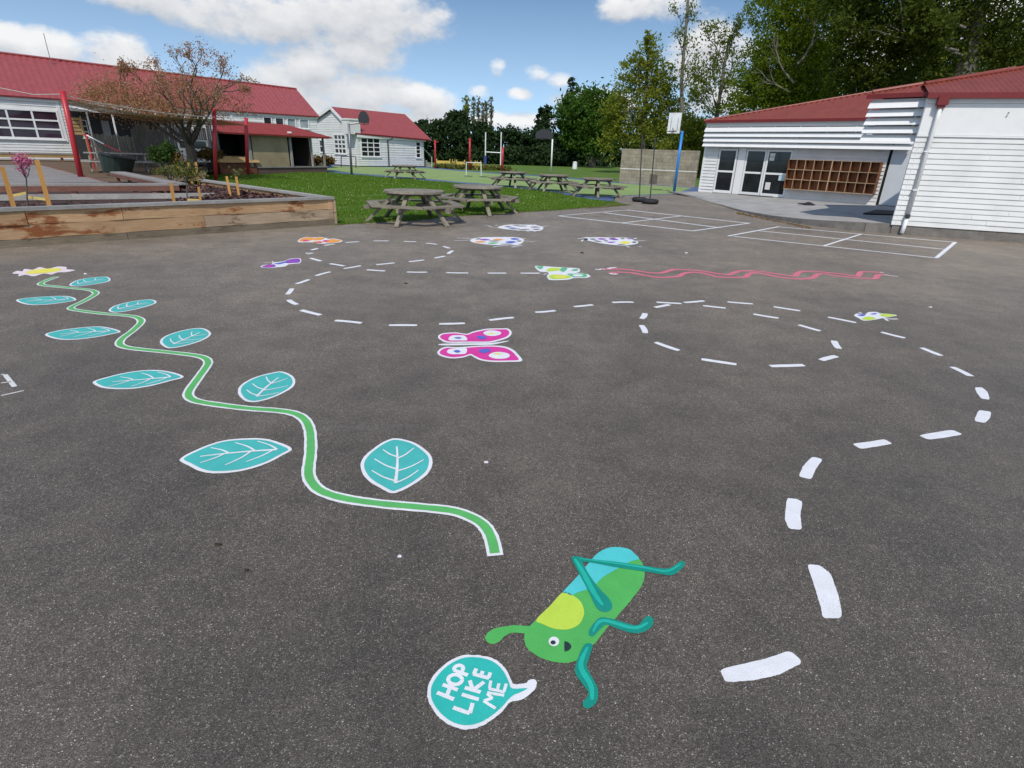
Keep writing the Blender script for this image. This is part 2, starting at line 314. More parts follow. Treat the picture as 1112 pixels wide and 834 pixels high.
# ------------------------------------------------------------------ world
SUN_DIR = Vector((-.05, -.65, .77)).normalized()       # towards the sun
sun_el = math.asin(SUN_DIR.z); sun_az = math.atan2(SUN_DIR.x, SUN_DIR.y)
def build_world():
    w = bpy.data.worlds.new("World"); scene.world = w; w.use_nodes = True; nt = w.node_tree; nt.nodes.clear(); L = nt.links
    out = nt.nodes.new('ShaderNodeOutputWorld'); bg = N(nt, 'ShaderNodeBackground', Strength=.1); L.new(bg.outputs[0], out.inputs[0])
    tc = nt.nodes.new('ShaderNodeTexCoord'); sp = nt.nodes.new('ShaderNodeSeparateXYZ'); L.new(tc.outputs['Generated'], sp.inputs[0])
    def math2(op, a, b=None, c=None):
        n = nt.nodes.new('ShaderNodeMath'); n.operation = op
        for i, x in enumerate((a, b, c)):
            if x is None: continue
            if hasattr(x, 'links'): L.new(x, n.inputs[i])
            else: n.inputs[i].default_value = x
        return n.outputs[0]
    # clearer, bluer air than a standard atmosphere: look the colour up a little higher in the sky
    zz = math2('MULTIPLY_ADD', math2('MAXIMUM', sp.outputs[2], 0.0), 2.3, .10)
    cb = nt.nodes.new('ShaderNodeCombineXYZ'); L.new(sp.outputs[0], cb.inputs[0]); L.new(sp.outputs[1], cb.inputs[1]); L.new(zz, cb.inputs[2])
    nv = N(nt, 'ShaderNodeVectorMath', operation='NORMALIZE'); L.new(cb.outputs[0], nv.inputs[0])
    sky = nt.nodes.new('ShaderNodeTexSky'); sky.sky_type = 'NISHITA'; sky.sun_disc = False; sky.sun_elevation = sun_el; sky.sun_rotation = sun_az
    sky.air_density = 1.0; sky.dust_density = .6; sky.ozone_density = 1.3; L.new(nv.outputs[0], sky.inputs[0])
    az = math2('ARCTAN2', sp.outputs[0], sp.outputs[1]); el = math2('ARCSINE', sp.outputs[2])
    blobs = [(150, -8, 60, 26), (275, 20, 85, 36), (400, 20, 85, 42), (385, 55, 60, 28), (335, 76, 66, 30), (360, 98, 92, 30), (215, 10, 60, 26), (300, 118, 70, 22), (455, 112, 55, 22), (420, 128, 110, 16),
             (35, 52, 75, 26), (130, 62, 48, 32), (541, 75, 13, 15), (585, 80, 20, 13), (606, 88, 20, 13), (520, 100, 19, 11), (563, 102, 22, 9), (555, 132, 60, 12), (640, 110, 50, 16),
             (700, 8, 55, 22), (770, 62, 55, 46), (800, 110, 60, 25), (930, 60, 70, 50), (1060, 20, 60, 60), (-150, 40, 120, 50), (1300, 60, 150, 50)]
    data = []
    for x, y, rx, ry in blobs:
        d = ray(x, y).normalized(); ex = ray(x+rx, y).normalized(); ey = ray(x, y-ry).normalized()
        A = lambda q: (math.atan2(q.x, q.y), math.asin(q.z))
        data.append((A(d), abs(A(ex)[0]-A(d)[0]), abs(A(ey)[1]-A(d)[1])))
    for a, e, ra, re in ((-2.4, .35, .6, .16), (2.2, .3, .5, .14), (3.0, .5, .6, .2), (-1.6, .4, .35, .14), (1.5, .45, .4, .16), (-.3, .8, .5, .2), (.6, 1.0, .4, .15)): data.append(((a, e), ra, re))
    def density(de):
        e2 = math2('ADD', el, de) if de else el
        v = nt.nodes.new('ShaderNodeCombineXYZ'); L.new(az, v.inputs[0]); L.new(e2, v.inputs[1]); acc = None
        for (a, e), ra, re in data:
            s = N(nt, 'ShaderNodeVectorMath', operation='SUBTRACT'); L.new(v.outputs[0], s.inputs[0]); s.inputs[1].default_value = (a, e, 0)
            mu = N(nt, 'ShaderNodeVectorMath', operation='MULTIPLY'); L.new(s.outputs[0], mu.inputs[0]); mu.inputs[1].default_value = (1/ra, 1/re, 0)
            dt = N(nt, 'ShaderNodeVectorMath', operation='DOT_PRODUCT'); L.new(mu.outputs[0], dt.inputs[0]); L.new(mu.outputs[0], dt.inputs[1])
            k = math2('SUBTRACT', .62 if ra < .045 else 1.0, dt.outputs['Value']); acc = k if acc is None else math2('SMOOTH_MAX', acc, k, .3)
        acc = math2('MAXIMUM', acc, -1.2)
        mp = nt.nodes.new('ShaderNodeMapping'); mp.inputs['Scale'].default_value = (1, 1.5, 1); L.new(v.outputs[0], mp.inputs[0])
        n1 = N(nt, 'ShaderNodeTexNoise', Scale=13.0, Detail=10.0, Roughness=.6); L.new(mp.outputs[0], n1.inputs['Vector'])
        return math2('ADD', math2('MULTIPLY', acc, .9), math2('MULTIPLY', math2('SUBTRACT', n1.outputs['Fac'], .5), 2.9))
    d0 = density(0); d1 = density(.022)
    mr = N(nt, 'ShaderNodeMapRange', interpolation_type='SMOOTHSTEP'); L.new(d0, mr.inputs[0]); mr.inputs[1].default_value = -.15; mr.inputs[2].default_value = .70
    sh = math2('MULTIPLY_ADD', math2('SUBTRACT', d0, d1), .36, .44)
    cc = ramp(nt, sh, [(.12, (4.6, 4.75, 5.0)), (.5, (6.4, 6.5, 6.7)), (.9, (8.2, 8.2, 8.15))])
    # thin milky haze low down
    hz = N(nt, 'ShaderNodeMapRange'); L.new(el, hz.inputs[0]); hz.inputs[1].default_value = 0; hz.inputs[2].default_value = .25; hz.inputs[3].default_value = .5; hz.inputs[4].default_value = .0
    sk = mixc(nt, 1.0, sky.outputs[0], (1.22, 1.50, 1.55), 'MULTIPLY')
    base = mixc(nt, hz.outputs[0], sk, (6.6, 8.3, 9.6)); L.new(mixc(nt, math2('MULTIPLY', mr.outputs[0], .95), base, cc), bg.inputs[0])
build_world()
sl = bpy.data.lights.new('sun', 'SUN'); sl.energy = 3.0; sl.angle = R(.8); sl.color = (1, .94, .85)
so = bpy.data.objects.new('sun', sl); COL.objects.link(so); so.rotation_euler = (-SUN_DIR).to_track_quat('-Z', 'Y').to_euler(); so.location = (10, -10, 40)
scene.view_settings.view_transform = 'Standard'; scene.view_settings.look = 'None'; scene.view_settings.gamma = 1; scene.view_settings.use_curve_mapping = False
scene.view_settings.exposure = 0.2
#@@SETTING
# ------------------------------------------------------------------ ground
def ground_poly(name, px, mat, z, world=False):
    pts = [Vector((p[0], p[1], z)) if world else Vector((*G(*p)[:2], z)) for p in px]
    mb = MB(); mb.add(pts, [tuple(range(len(pts)))]); o = structure(mb.build(name, mat, tri=True, keep=True))
    for pl in o.data.polygons:
        if pl.normal.z < 0: pl.flip()
    return o
ground_poly('ground', [(-1500, -300), (1500, -300), (1500, 2500), (-1500, 2500)], GRASSF, -.04, True)
g = lambda x, y: tuple(G(x, y)[:2])
LAWN_EDGE = [(363, 244), (395, 242), (420, 240.3), (451, 239), (484, 235.2), (520, 233), (557, 230.8), (600, 228.4), (631, 225.8), (662, 223.9), (682, 222.4)]
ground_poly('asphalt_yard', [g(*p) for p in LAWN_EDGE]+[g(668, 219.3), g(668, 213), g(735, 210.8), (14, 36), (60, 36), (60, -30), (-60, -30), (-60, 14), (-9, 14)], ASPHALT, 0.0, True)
COURT = [(340, 184.5), (357, 179), (404, 180.2), (462, 181.3), (530, 187), (600, 191.3), (675, 197.8), (760, 203), (770, 206), (735, 211.3), (668, 213.3), (664, 219.2), (640, 216.5), (588, 206.8), (545, 202.8), (497, 199), (440, 194), (380, 189.6)]
ground_poly('court_border', COURT, COURTB, -.012)
ground_poly('court_surface', [(352, 184), (362, 180.2), (404, 181.2), (462, 182.4), (530, 188), (600, 192.4), (675, 199.2), (752, 203.8), (732, 210), (668, 212.2), (648, 213.6), (610, 208.5), (592, 205.4), (545, 201), (497, 197), (440, 192.2), (390, 188.4)], COURTG, -.008)
LAWN = LAWN_EDGE+[(664, 219.4), (640, 216.7), (588, 207), (545, 203), (497, 199.2), (440, 194.2), (380, 189.8), (340, 186), (290, 190), (230, 191), (200, 186), (150, 178)]
ground_poly('lawn', LAWN, GRASSN, .004)
LB = [g(x, y) for x, y in LAWN]
def inside(x, y, poly):
    c = False; j = len(poly)-1
    for i in range(len(poly)):
        if (poly[i][1] > y) != (poly[j][1] > y) and x < (poly[j][0]-poly[i][0])*(y-poly[i][1])/(poly[j][1]-poly[i][1])+poly[i][0]: c = not c
        j = i
    return c
def lawn_blades():
    V = []; Fc = []; xs = [p[0] for p in LB]
    cnt = 0
    while cnt < 120000:
        d = 13.2*math.exp(random.random()*1.1); x = random.uniform(-19, 4.2)
        if not inside(x, d, LB): continue
        if math.sin(x*1.9+math.sin(d*1.3)*1.7)+math.sin(d*1.1+x*.7) > 1.15 and random.random() < .6: continue
        cnt += 1; h = random.uniform(.02, .05)*(1+.025*(d-13))*(1+.35*math.sin(x*2.7+d*.9)*math.sin(d*2.1)); wd = random.uniform(.008, .016)*(1+.06*(d-13)); a = random.uniform(0, 6.28); l = random.uniform(-.03, .03)
        o = len(V); cx, sy = math.cos(a)*wd, math.sin(a)*wd
        V += [(x-cx, d-sy, 0.0), (x+cx, d+sy, 0.0), (x+l, d+random.uniform(-.03, .03), h)]; Fc.append((o, o+1, o+2))
    me = bpy.data.meshes.new('lawn_grass'); me.from_pydata(V, [], Fc); me.materials.append(BLADE); o = bpy.data.objects.new('lawn_grass', me); COL.objects.link(o); stuff(o)
    o['label'] = 'short mown green grass of the lawn'; o['category'] = 'grass'
    V = []; Fc = []
    for _ in range(300):                                # daisies
        while True:
            d = 13.2*math.exp(random.random()*1.0); x = random.uniform(-16, 3)
            if inside(x, d, LB): break
        r_ = random.uniform(.006, .011)*(1+.03*(d-13)); o_ = len(V)
        V += [(x+r_*math.cos(k*math.pi/3), d+r_*math.sin(k*math.pi/3), .05+.012*math.sin(k*2.1)) for k in range(6)]; Fc.append(tuple(range(o_, o_+6)))
    me = bpy.data.meshes.new('lawn_daisies'); me.from_pydata(V, [], Fc); me.materials.append(plain('daisy_petal', (.62, .60, .38), .7, .1)); o = bpy.data.objects.new('lawn_daisies', me); COL.objects.link(o); stuff(o)
    o['label'] = 'small pale daisies scattered through the lawn'; o['category'] = 'daisies'
lawn_blades()
mb_ = MB(); E_ = []
for (xa, ya), (xb, yb) in zip(LAWN_EDGE, LAWN_EDGE[1:]):
    for k in range(14): E_.append(G(xa+(xb-xa)*k/14, ya+(yb-ya)*k/14))
for i, p in enumerate(E_[:-1]):
    d = (E_[i+1]-p).normalized(); n_ = Vector((-d.y, d.x, 0)); wa = .05+.05*abs(math.sin(i*.9)+math.sin(i*.37)); wb = .05+.05*abs(math.sin((i+1)*.9)+math.sin((i+1)*.37)); q = E_[i+1]
    mb_.add([tuple(p-n_*wa+Vector((0, 0, .0065))), tuple(q-n_*wb+Vector((0, 0, .0065))), tuple(q+n_*.08+Vector((0, 0, .0065))), tuple(p+n_*.08+Vector((0, 0, .0065)))], [(0, 1, 2, 3)])
structure(mb_.build('lawn_soil_edge', BARE, keep=True))
V_ = []; F_ = []
for _ in range(5200):
    p = random.choice(E_); x = p.x+random.gauss(0, .09); y = p.y+random.gauss(.03, .06); h = random.uniform(.015, .05); a = random.uniform(0, 6.28); w_ = random.uniform(.006, .012); o_ = len(V_)
    V_ += [(x-math.cos(a)*w_, y-math.sin(a)*w_, .002), (x+math.cos(a)*w_, y+math.sin(a)*w_, .002), (x+random.uniform(-.03, .03), y+random.uniform(-.03, .03), h)]; F_.append((o_, o_+1, o_+2))
me_ = bpy.data.meshes.new('edge_grass'); me_.from_pydata(V_, [], F_); me_.materials.append(BLADE); o_ = bpy.data.objects.new('edge_grass', me_); COL.objects.link(o_); stuff(o_); o_['label'] = 'ragged grass tufts along the edge of the asphalt'; o_['category'] = 'grass'
# worn soil at the tip of the lawn
ground_poly('bare_soil_edge', [(640, 223.6), (662, 221.2), (680, 221.3), (684, 222.8), (662, 225), (636, 226.4)], BARE, .008)
# concrete terrace in front of the right-hand building, flush at its far end, a kerb at the near end
FAC = Wall(G(759, 208, .2), G(950, 223, .2)); WING = Wall(G(968, 254), G(1111, 264))
def terrace():
    front = [(*g(736, 211), .012), (*g(757, 215.5), .014), (*g(780, 222), .02), (*g(805, 230), .05), (*g(840, 238), .10), (*g(872, 243.6), .15), (*g(905, 248), .20), (*g(938, 251.5), .235), (*g(967, 253.6), .25)]
    back = [FAC.at(-1.5, .6, .10), FAC.at(-.6, .1, .16), FAC.at(0, -.05, .2), FAC.at(2, -.05, .2), FAC.at(3.2, -.05, .2), FAC.at(5, -.05, .2), FAC.at(6.5, -.05, .2), FAC.at(9, -.05, .21), WING.at(.4, -.1, .25)]
    mb = MB(); n = len(front); V = []
    K = 6
    for i in range(n):
        a = Vector(front[i]); b = Vector(back[i])
        for k in range(K+1):
            t = k/K; p = a.lerp(b, t); V.append(p)
    Fs = [(i*(K+1)+k, (i+1)*(K+1)+k, (i+1)*(K+1)+k+1, i*(K+1)+k+1) for i in range(n-1) for k in range(K)]
    mb.add(V, Fs); o = structure(mb.build('concrete_terrace', CONC, keep=True, smooth=True))
    kb = MB()                                            # kerb: face and a narrow top lip
    for i in range(n-1):
        a = Vector(front[i]); b = Vector(front[i+1]); nn = Vector(((b-a).y, -(b-a).x, 0)).normalized()*.03
        kb.hexa([Vector((a.x, a.y, -.01))-nn, Vector((a.x, a.y, -.01))+nn*1.4, Vector((b.x, b.y, -.01))+nn*1.4, Vector((b.x, b.y, -.01))-nn, a-nn+Vector((0, 0, .004)), a+nn+Vector((0, 0, -.004)), b+nn+Vector((0, 0, -.004)), b-nn+Vector((0, 0, .004))])
    structure(kb.build('terrace_kerb', KERB, keep=True))
    ml = MB()                                            # dead leaves gathered along the kerb
    for _ in range(420):
        t = random.random()**1.2; x = 800+t*80; y = 231.5+(x-805)*.205+random.gauss(0, .5)+1.2; p = G(x, y); a = random.uniform(0, 6.3); s = random.uniform(.015, .04)
        ml.add([(p.x+s*math.cos(a), p.y+s*math.sin(a), .014), (p.x+s*.5*math.cos(a+1.6), p.y+s*.5*math.sin(a+1.6), .03), (p.x-s*math.cos(a), p.y-s*math.sin(a), .012), (p.x-s*.5*math.cos(a+1.6), p.y-s*.5*math.sin(a+1.6), .02)], [(0, 1, 2, 3)])
    o = stuff(ml.build('leaf_litter', leafmat('dead_leaf', [(.16, .09, .03), (.24, .13, .04), (.12, .06, .03)], .1))); o['label'] = 'brown dead leaves gathered along the terrace kerb'; o['category'] = 'leaf litter'
terrace()
# ------------------------------------------------------------------ painted markings
def crom(P, closed=False, n=6):
    P = [Vector(p) for p in P]; out = []; L = len(P)
    for i in range(L if closed else L-1):
        a, b, c, d = (P[(i-1) % L], P[i], P[(i+1) % L], P[(i+2) % L]) if closed else (P[max(i-1, 0)], P[i], P[i+1], P[min(i+2, L-1)])
        for k in range(n):
            t = k/n; out.append(.5*((2*b)+(c-a)*t+(2*a-5*b+4*c-d)*t*t+(3*b-a-3*c+d)*t**3))
    if not closed: out.append(P[-1])
    return out
def Zm(org, sc, pts): return [(org[0]+x/sc, org[1]+y/sc) for x, y in pts]
def gp(pts, z): return [Vector((*G(x, y)[:2], z)) for x, y in pts]
def area(mb, px, z, smooth=True, n=5, jit=.0):
    P = gp(px, z)
    if smooth: P = crom(P, True, n)
    if jit: P = [p+Vector((random.uniform(-jit, jit), random.uniform(-jit, jit), 0)) for p in P]
    a = sum(P[i-1].x*P[i].y-P[i].x*P[i-1].y for i in range(len(P)))
    if a < 0: P.reverse()
    mb.add(P, [tuple(range(len(P)))]); return mb
def ribbon(mb, P, w, z, taper=None, caps=False):
    P = [Vector((p[0], p[1], z)) for p in P]; n = len(P); o = len(mb.v)
    for i, p in enumerate(P):
        d = (P[min(i+1, n-1)]-P[max(i-1, 0)]).normalized(); x = Vector((-d.y, d.x, 0)); ww = w*(taper(i/(n-1)) if taper else 1)*random.uniform(.95, 1.05)
        mb.v += [tuple(p-x*ww/2), tuple(p+x*ww/2)]
    for i in range(n-1):
        a = o+2*i; mb.f.append((a, a+2, a+3, a+1)); mb.mi.append(0)
    return mb
def pribbon(mb, px, w, z, n=4, taper=None): return ribbon(mb, crom(gp(px, z), False, n), w, z, taper)
Z1, Z2, Z3 = .0015, .003, .0045
# vine stem
STEM = [(538, 603.5), (533, 583), (524, 569.5), (509, 560.7), (489, 554.6), (451, 550.6), (413, 547.2), (375.5, 541.8), (350.4, 534.2), (339, 524.5), (335, 513), (337, 495), (337.5, 482), (336.3, 467), (331, 456), (320.3, 449.4), (301.4, 446), (269, 443.6), (239.3, 440), (215, 436), (205.6, 431.3), (205.6, 424.5), (215, 411), (224.3, 398), (226, 393), (222.3, 389), (211.5, 386), (183.5, 382.6), (151, 379.3), (136, 377), (130, 373.7), (132.5, 368), (144.6, 358.8), (153, 350.3), (151, 345.8), (140.3, 343), (114.4, 340.8), (90.7, 338), (78, 335.7), (79, 332.7), (90.7, 327.3), (103, 320), (103, 316.9), (95, 314.6), (71.2, 312.2), (48, 309.9), (44.6, 307.7), (51.8, 304.2), (61.5, 300.7)]
mb = MB(); SP = crom(gp(STEM, Z1), False, 6); ribbon(mb, SP, .076, Z1)
vine = tag(mb.build('painted_vine_stem', WHITE), 'long wavy green painted vine stem edged in white, running down to the grasshopper', 'painted stem')
a, b = SP[0], SP[1]; d = (a-b).normalized()
mb = MB(); ribbon(mb, SP[1:-1], .046, Z2); mb.build('green_core', STEMG, vine)
# leaves of the vine
A3 = ((300, 470), 3.971); A2 = ((180, 380), 3.707); A1 = ((0, 280), 4.633)
LEAVES = [
 (A3, [(525, 25), (600, 45), (665, 95), (672, 140), (650, 180), (590, 225), (530, 255), (495, 261), (450, 240), (390, 200), (363, 150), (378, 105), (430, 60), (480, 32)], (512, 232), (518, 45), 'largest roundest teal painted leaf, right of the vine and nearest the grasshopper'),
 (A2, [(57, 440), (130, 400), (220, 368), (310, 357), (400, 358), (470, 378), (508, 400), (470, 425), (400, 460), (310, 487), (220, 497), (150, 492), (90, 465)], (470, 402), (100, 436), 'long pointed teal painted leaf left of the vine, nearest the photographer on that side'),
 (A2, [(290, 170), (305, 140), (360, 110), (430, 92), (470, 88), (510, 105), (522, 130), (505, 155), (450, 185), (390, 205), (345, 211), (310, 200)], (360, 195), (465, 105), 'oval teal painted leaf right of the vine, second up from the grasshopper'),
 (A1, [(468, 625), (540, 600), (640, 577), (740, 565), (840, 570), (925, 598), (850, 622), (760, 645), (660, 660), (560, 660), (500, 650)], (880, 600), (530, 628), 'slender teal painted leaf left of the vine, second up on its side'),
 (A1, [(805, 420), (830, 395), (900, 370), (980, 355), (1030, 357), (1062, 380), (1040, 405), (980, 430), (900, 450), (845, 455), (815, 440)], (860, 440), (1020, 370), 'small teal painted leaf, third up from the grasshopper on the right of the vine'),
 (A1, [(225, 387), (300, 365), (420, 350), (520, 347), (607, 370), (560, 385), (480, 400), (380, 412), (290, 410)], (570, 370), (270, 388), 'flat looking teal painted leaf left of the vine, third up on its side'),
 (A1, [(547, 262), (580, 240), (660, 220), (740, 210), (780, 215), (785, 228), (740, 245), (660, 265), (590, 275), (558, 273)], (580, 262), (760, 222), 'teal painted leaf fourth up on the right of the vine'),
 (A1, [(80, 215), (130, 203), (230, 195), (340, 193), (385, 210), (340, 222), (240, 235), (140, 236)], (360, 208), (110, 216), 'farthest teal painted leaf on the left of the vine, near the yellow flower'),
 (A1, [(350, 133), (390, 112), (460, 100), (530, 95), (555, 105), (545, 120), (480, 133), (400, 143), (360, 142)], (380, 135), (535, 103), 'farthest teal painted leaf on the right of the vine, beside the yellow flower')]
for (org, sc), ol, b0, t0, lab in LEAVES:
    px = Zm(org, sc, ol); mb = MB(); area(mb, px, Z1, jit=.0015); lf = tag(mb.build('painted_leaf', WHITE, tri=True), lab, 'painted leaf', 'painted teal leaves of the vine')
    P = crom(gp(px, Z2), True, 5); c = sum(P, Vector())/len(P); size = max((p-c).length for p in P)
    Q = []
    for i, p in enumerate(P):                            # inset outline by the white edge width
        tdir = (P[(i+1) % len(P)]-P[i-1]).normalized(); nn = Vector((-tdir.y, tdir.x, 0)); nn = nn if nn.dot(c-p) > 0 else -nn; Q.append(p+nn*.021)
    mb = MB()
    if sum(Q[i-1].x*Q[i].y-Q[i].x*Q[i-1].y for i in range(len(Q))) < 0: Q.reverse()
    mb.add(Q, [tuple(range(len(Q)))]); mb.build('leaf_blade', TEAL, lf, tri=True)
    B = gp(Zm(org, sc, [b0]), 0)[0]; T = gp(Zm(org, sc, [t0]), 0)[0]; ax = T-B; Ln = ax.length; e = ax/Ln; sd = Vector((-e.y, e.x, 0))
    vn = MB(); wv = .015; bend = random.uniform(-.05, .05)
    mid = lambda t: B+e*Ln*t+sd*Ln*bend*math.sin(t*3.1)
    ribbon(vn, [mid(.06+.84*i/8) for i in range(9)], wv, Z3, lambda t: 1.25-.6*t)
    wd = min(max(abs((p-c).dot(sd)) for p in P), Ln*.6)
    for t, k in ((.08, .62), (.33, .66), (.62, .45)):
        for s in (-1, 1):
            p = mid(t+.02*s); q = p+e*Ln*.25*random.uniform(.8, 1.1)+sd*s*wd*k*random.uniform(.9, 1.1); mdp = p.lerp(q, .5)-e*Ln*.03
            ribbon(vn, crom([p, mdp, q], False, 4), wv*.85, Z3+.001, lambda t: 1.1-.55*t)
    vn.build('vein', WHITE, lf)
EXTRA = {'painted_grasshopper': 'antenna', 'painted_butterfly': 'wing_outline', 'painted_bug': 'limb', 'painted_snake': 'body_line'}
def decal(name, label, cat, layers, group=None):
    root = None
    for i, (pn, mt, polys, z) in enumerate(layers):
        for j, pl in enumerate(polys):
            mb = MB(); zz = z+.00025*j
            if isinstance(pl, tuple): pribbon(mb, pl[0], pl[1], zz+.0002)
            else: area(mb, pl, zz, jit=.0012 if i == 0 else 0)
            o = mb.build(name if root is None else (EXTRA.get(name, 'outline') if i == 0 else pn), mt, root, tri=True)
            if root is None: root = tag(o, label, cat, group)
    return root
z = lambda pts: Zm((0, 280), 4.633, pts)
decal('painted_flower', 'yellow painted flower with pale pink petals at the far end of the vine', 'painted flower', [
    ('x', PALEPINK, [z([(62, 79), (85, 66), (112, 68), (125, 56), (165, 60), (200, 47), (240, 55), (290, 44), (335, 47), (335, 57), (378, 62), (335, 72), (290, 74), (260, 84), (220, 80), (170, 93), (130, 86), (92, 93), (95, 82)])], Z1),
    ('yellow_centre', YEL, [z([(130, 73), (170, 62), (220, 56), (285, 53), (310, 57), (290, 68), (240, 76), (190, 80), (150, 81)])], Z2)])
# grasshopper
z = lambda pts: Zm((440, 580), 3.475, pts)
HOP = decal('painted_grasshopper', 'big cheerful painted grasshopper with lime neck band and teal legs lying across the asphalt', 'painted grasshopper', [
    ('x', GREEN, [z([(450, 400), (453, 370), (475, 342), (540, 280), (600, 218), (650, 160), (690, 115), (730, 72), (780, 52), (840, 58), (885, 95), (903, 140), (895, 190), (860, 240), (800, 310), (750, 370), (700, 430), (660, 470), (610, 486), (540, 478), (490, 455), (460, 430)]),
                  z([(470, 350), (435, 346), (400, 346), (345, 355), (315, 370), (302, 392), (312, 410), (335, 415), (360, 402), (378, 385), (405, 374), (455, 376), (470, 372)])], Z1),
    ('wing_patch', SKYT, [z([(597, 219), (640, 172), (690, 114), (730, 71), (780, 51), (840, 57), (866, 76), (882, 95), (850, 105), (800, 133), (745, 165), (715, 195), (680, 213), (650, 222), (628, 233), (612, 227)])], Z2),
    ('neck_patch', LIME, [z([(495, 325), (545, 274), (597, 221), (640, 238), (665, 262), (675, 298), (665, 330), (645, 350), (610, 362), (560, 358), (520, 342)])], Z2),
    ('leg', LEGT, [z([(628, 95), (640, 86), (660, 93), (690, 150), (730, 205), (768, 245), (781, 275), (770, 293), (740, 295), (715, 270), (690, 215), (655, 150)]),
                   z([(632, 90), (650, 87), (700, 97), (800, 108), (900, 122), (980, 133), (1010, 125), (1035, 107), (1050, 105), (1054, 120), (1030, 145), (1005, 158), (970, 155), (890, 142), (790, 127), (700, 110), (650, 106)])], Z3),
    ('leg', LEGT, [z([(693, 380), (697, 360), (725, 325), (745, 317), (790, 325), (850, 343), (880, 345), (905, 318), (922, 312), (936, 325), (930, 352), (900, 372), (860, 377), (800, 360), (760, 345), (735, 362), (715, 385), (702, 389)])], Z3),
    ('leg', LEGT, [z([(640, 520), (645, 490), (665, 440), (680, 417), (700, 416), (706, 430), (690, 480), (685, 500), (695, 525), (722, 575), (728, 605), (720, 640), (695, 660), (675, 657), (670, 640), (685, 620), (690, 600), (670, 570), (648, 540)])], Z3),
    ('eye', WHITE, [z([(561+20*math.cos(k*.785), 407+18*math.sin(k*.785)) for k in range(8)])], Z2),
    ('pupil', INK, [z([(558+10*math.cos(k*.785), 412+8*math.sin(k*.785)) for k in range(8)])], Z3),
    ('mouth', INK, [z([(601, 407), (604, 406), (619, 413), (627, 427), (618, 440), (604, 445), (601, 443), (600, 425)])], Z2)])
for path, w in (([(640, 96), (672, 150), (712, 225), (745, 272)], .017), ([(655, 95), (800, 114), (900, 129), (985, 143), (1040, 115)], .009), ([(708, 372), (745, 330), (860, 358), (915, 338)], .012), ([(688, 430), (662, 500), (700, 575), (705, 630)], .0145)):
    mbh = MB(); pribbon(mbh, z(path), w, .0056, 6, lambda t: .6+.8*math.sin(min(1, max(0, t))*3.1)); mbh.build('leg_highlight', LEGL, HOP)
# speech bubble
z = lambda pts: Zm((460, 705), 8.554, pts)
BUB = decal('painted_speech_bubble', 'round teal painted speech bubble with a white edge and hand lettering HOP LIKE ME', 'painted speech bubble', [
    ('x', WHITE, [z([(35, 410), (50, 320), (110, 225), (200, 140), (300, 80), (400, 56), (520, 60), (620, 80), (700, 120), (765, 190), (815, 290), (835, 325), (900, 325), (945, 318), (975, 290), (1020, 282), (1050, 305), (1045, 350), (1010, 400), (940, 455), (860, 485), (800, 495), (740, 570), (660, 640), (560, 705), (480, 735), (400, 748), (320, 735), (230, 700), (140, 630), (75, 545), (42, 470)])], Z1),
    ('teal_fill', BTEAL, [z([(68, 410), (80, 335), (135, 245), (215, 165), (310, 108), (400, 80), (510, 82), (610, 105), (685, 148), (745, 215), (790, 305), (812, 362), (860, 372), (965, 368), (900, 405), (840, 430), (790, 470), (735, 535), (650, 610), (550, 675), (470, 703), (400, 712), (325, 702), (245, 668), (165, 605), (105, 530), (75, 465)])], Z2)])
LET = [[(125, 410), (282, 474)], [(178, 337), (318, 386)], [(243, 368), (218, 438)],                                       # H
       [(280, 204), (412, 250)], [(283, 204), (290, 178), (318, 160), (352, 164), (368, 186), (352, 226)],                    # P
       [(275, 550), (428, 604)], [(430, 602), (456, 508)], [(355, 428), (512, 476)],                                          # L I
       [(383, 366), (530, 408)], [(455, 385), (430, 300)], [(462, 386), (562, 312)],                                          # K
       [(460, 238), (608, 278)], [(466, 240), (490, 188)], [(532, 256), (550, 212)], [(602, 275), (620, 226)],                # E
       [(556, 488), (668, 558)], [(560, 488), (640, 462)], [(640, 466), (590, 420)], [(590, 412), (748, 438)],                # M
       [(606, 376), (752, 408)], [(612, 374), (624, 300)], [(684, 390), (700, 326)], [(746, 404), (768, 328)]]                # E
for cnt_, idx in enumerate(((0, 1, 2), (3, 4), (5, 6), (7,), (8, 9, 10), (11, 12, 13, 14), (15, 16, 17, 18), (19, 20, 21, 22))):
    lt = MB()
    for k in idx: ribbon(lt, crom(gp(z(LET[k]), 0), False, 4), 0.0105 if k > 14 else .0138, Z3+.0002*(k % 5))
    lt.build('letter', WHITE, BUB)
lt = MB(); ring = crom(gp(z([(293+64*math.cos(t*.6283)*1.0, 292+46*math.sin(t*.6283)) for t in range(10)]), 0), True, 4); ribbon(lt, ring+[ring[0]], .0138, Z3+.001); lt.build('letter', WHITE, BUB)
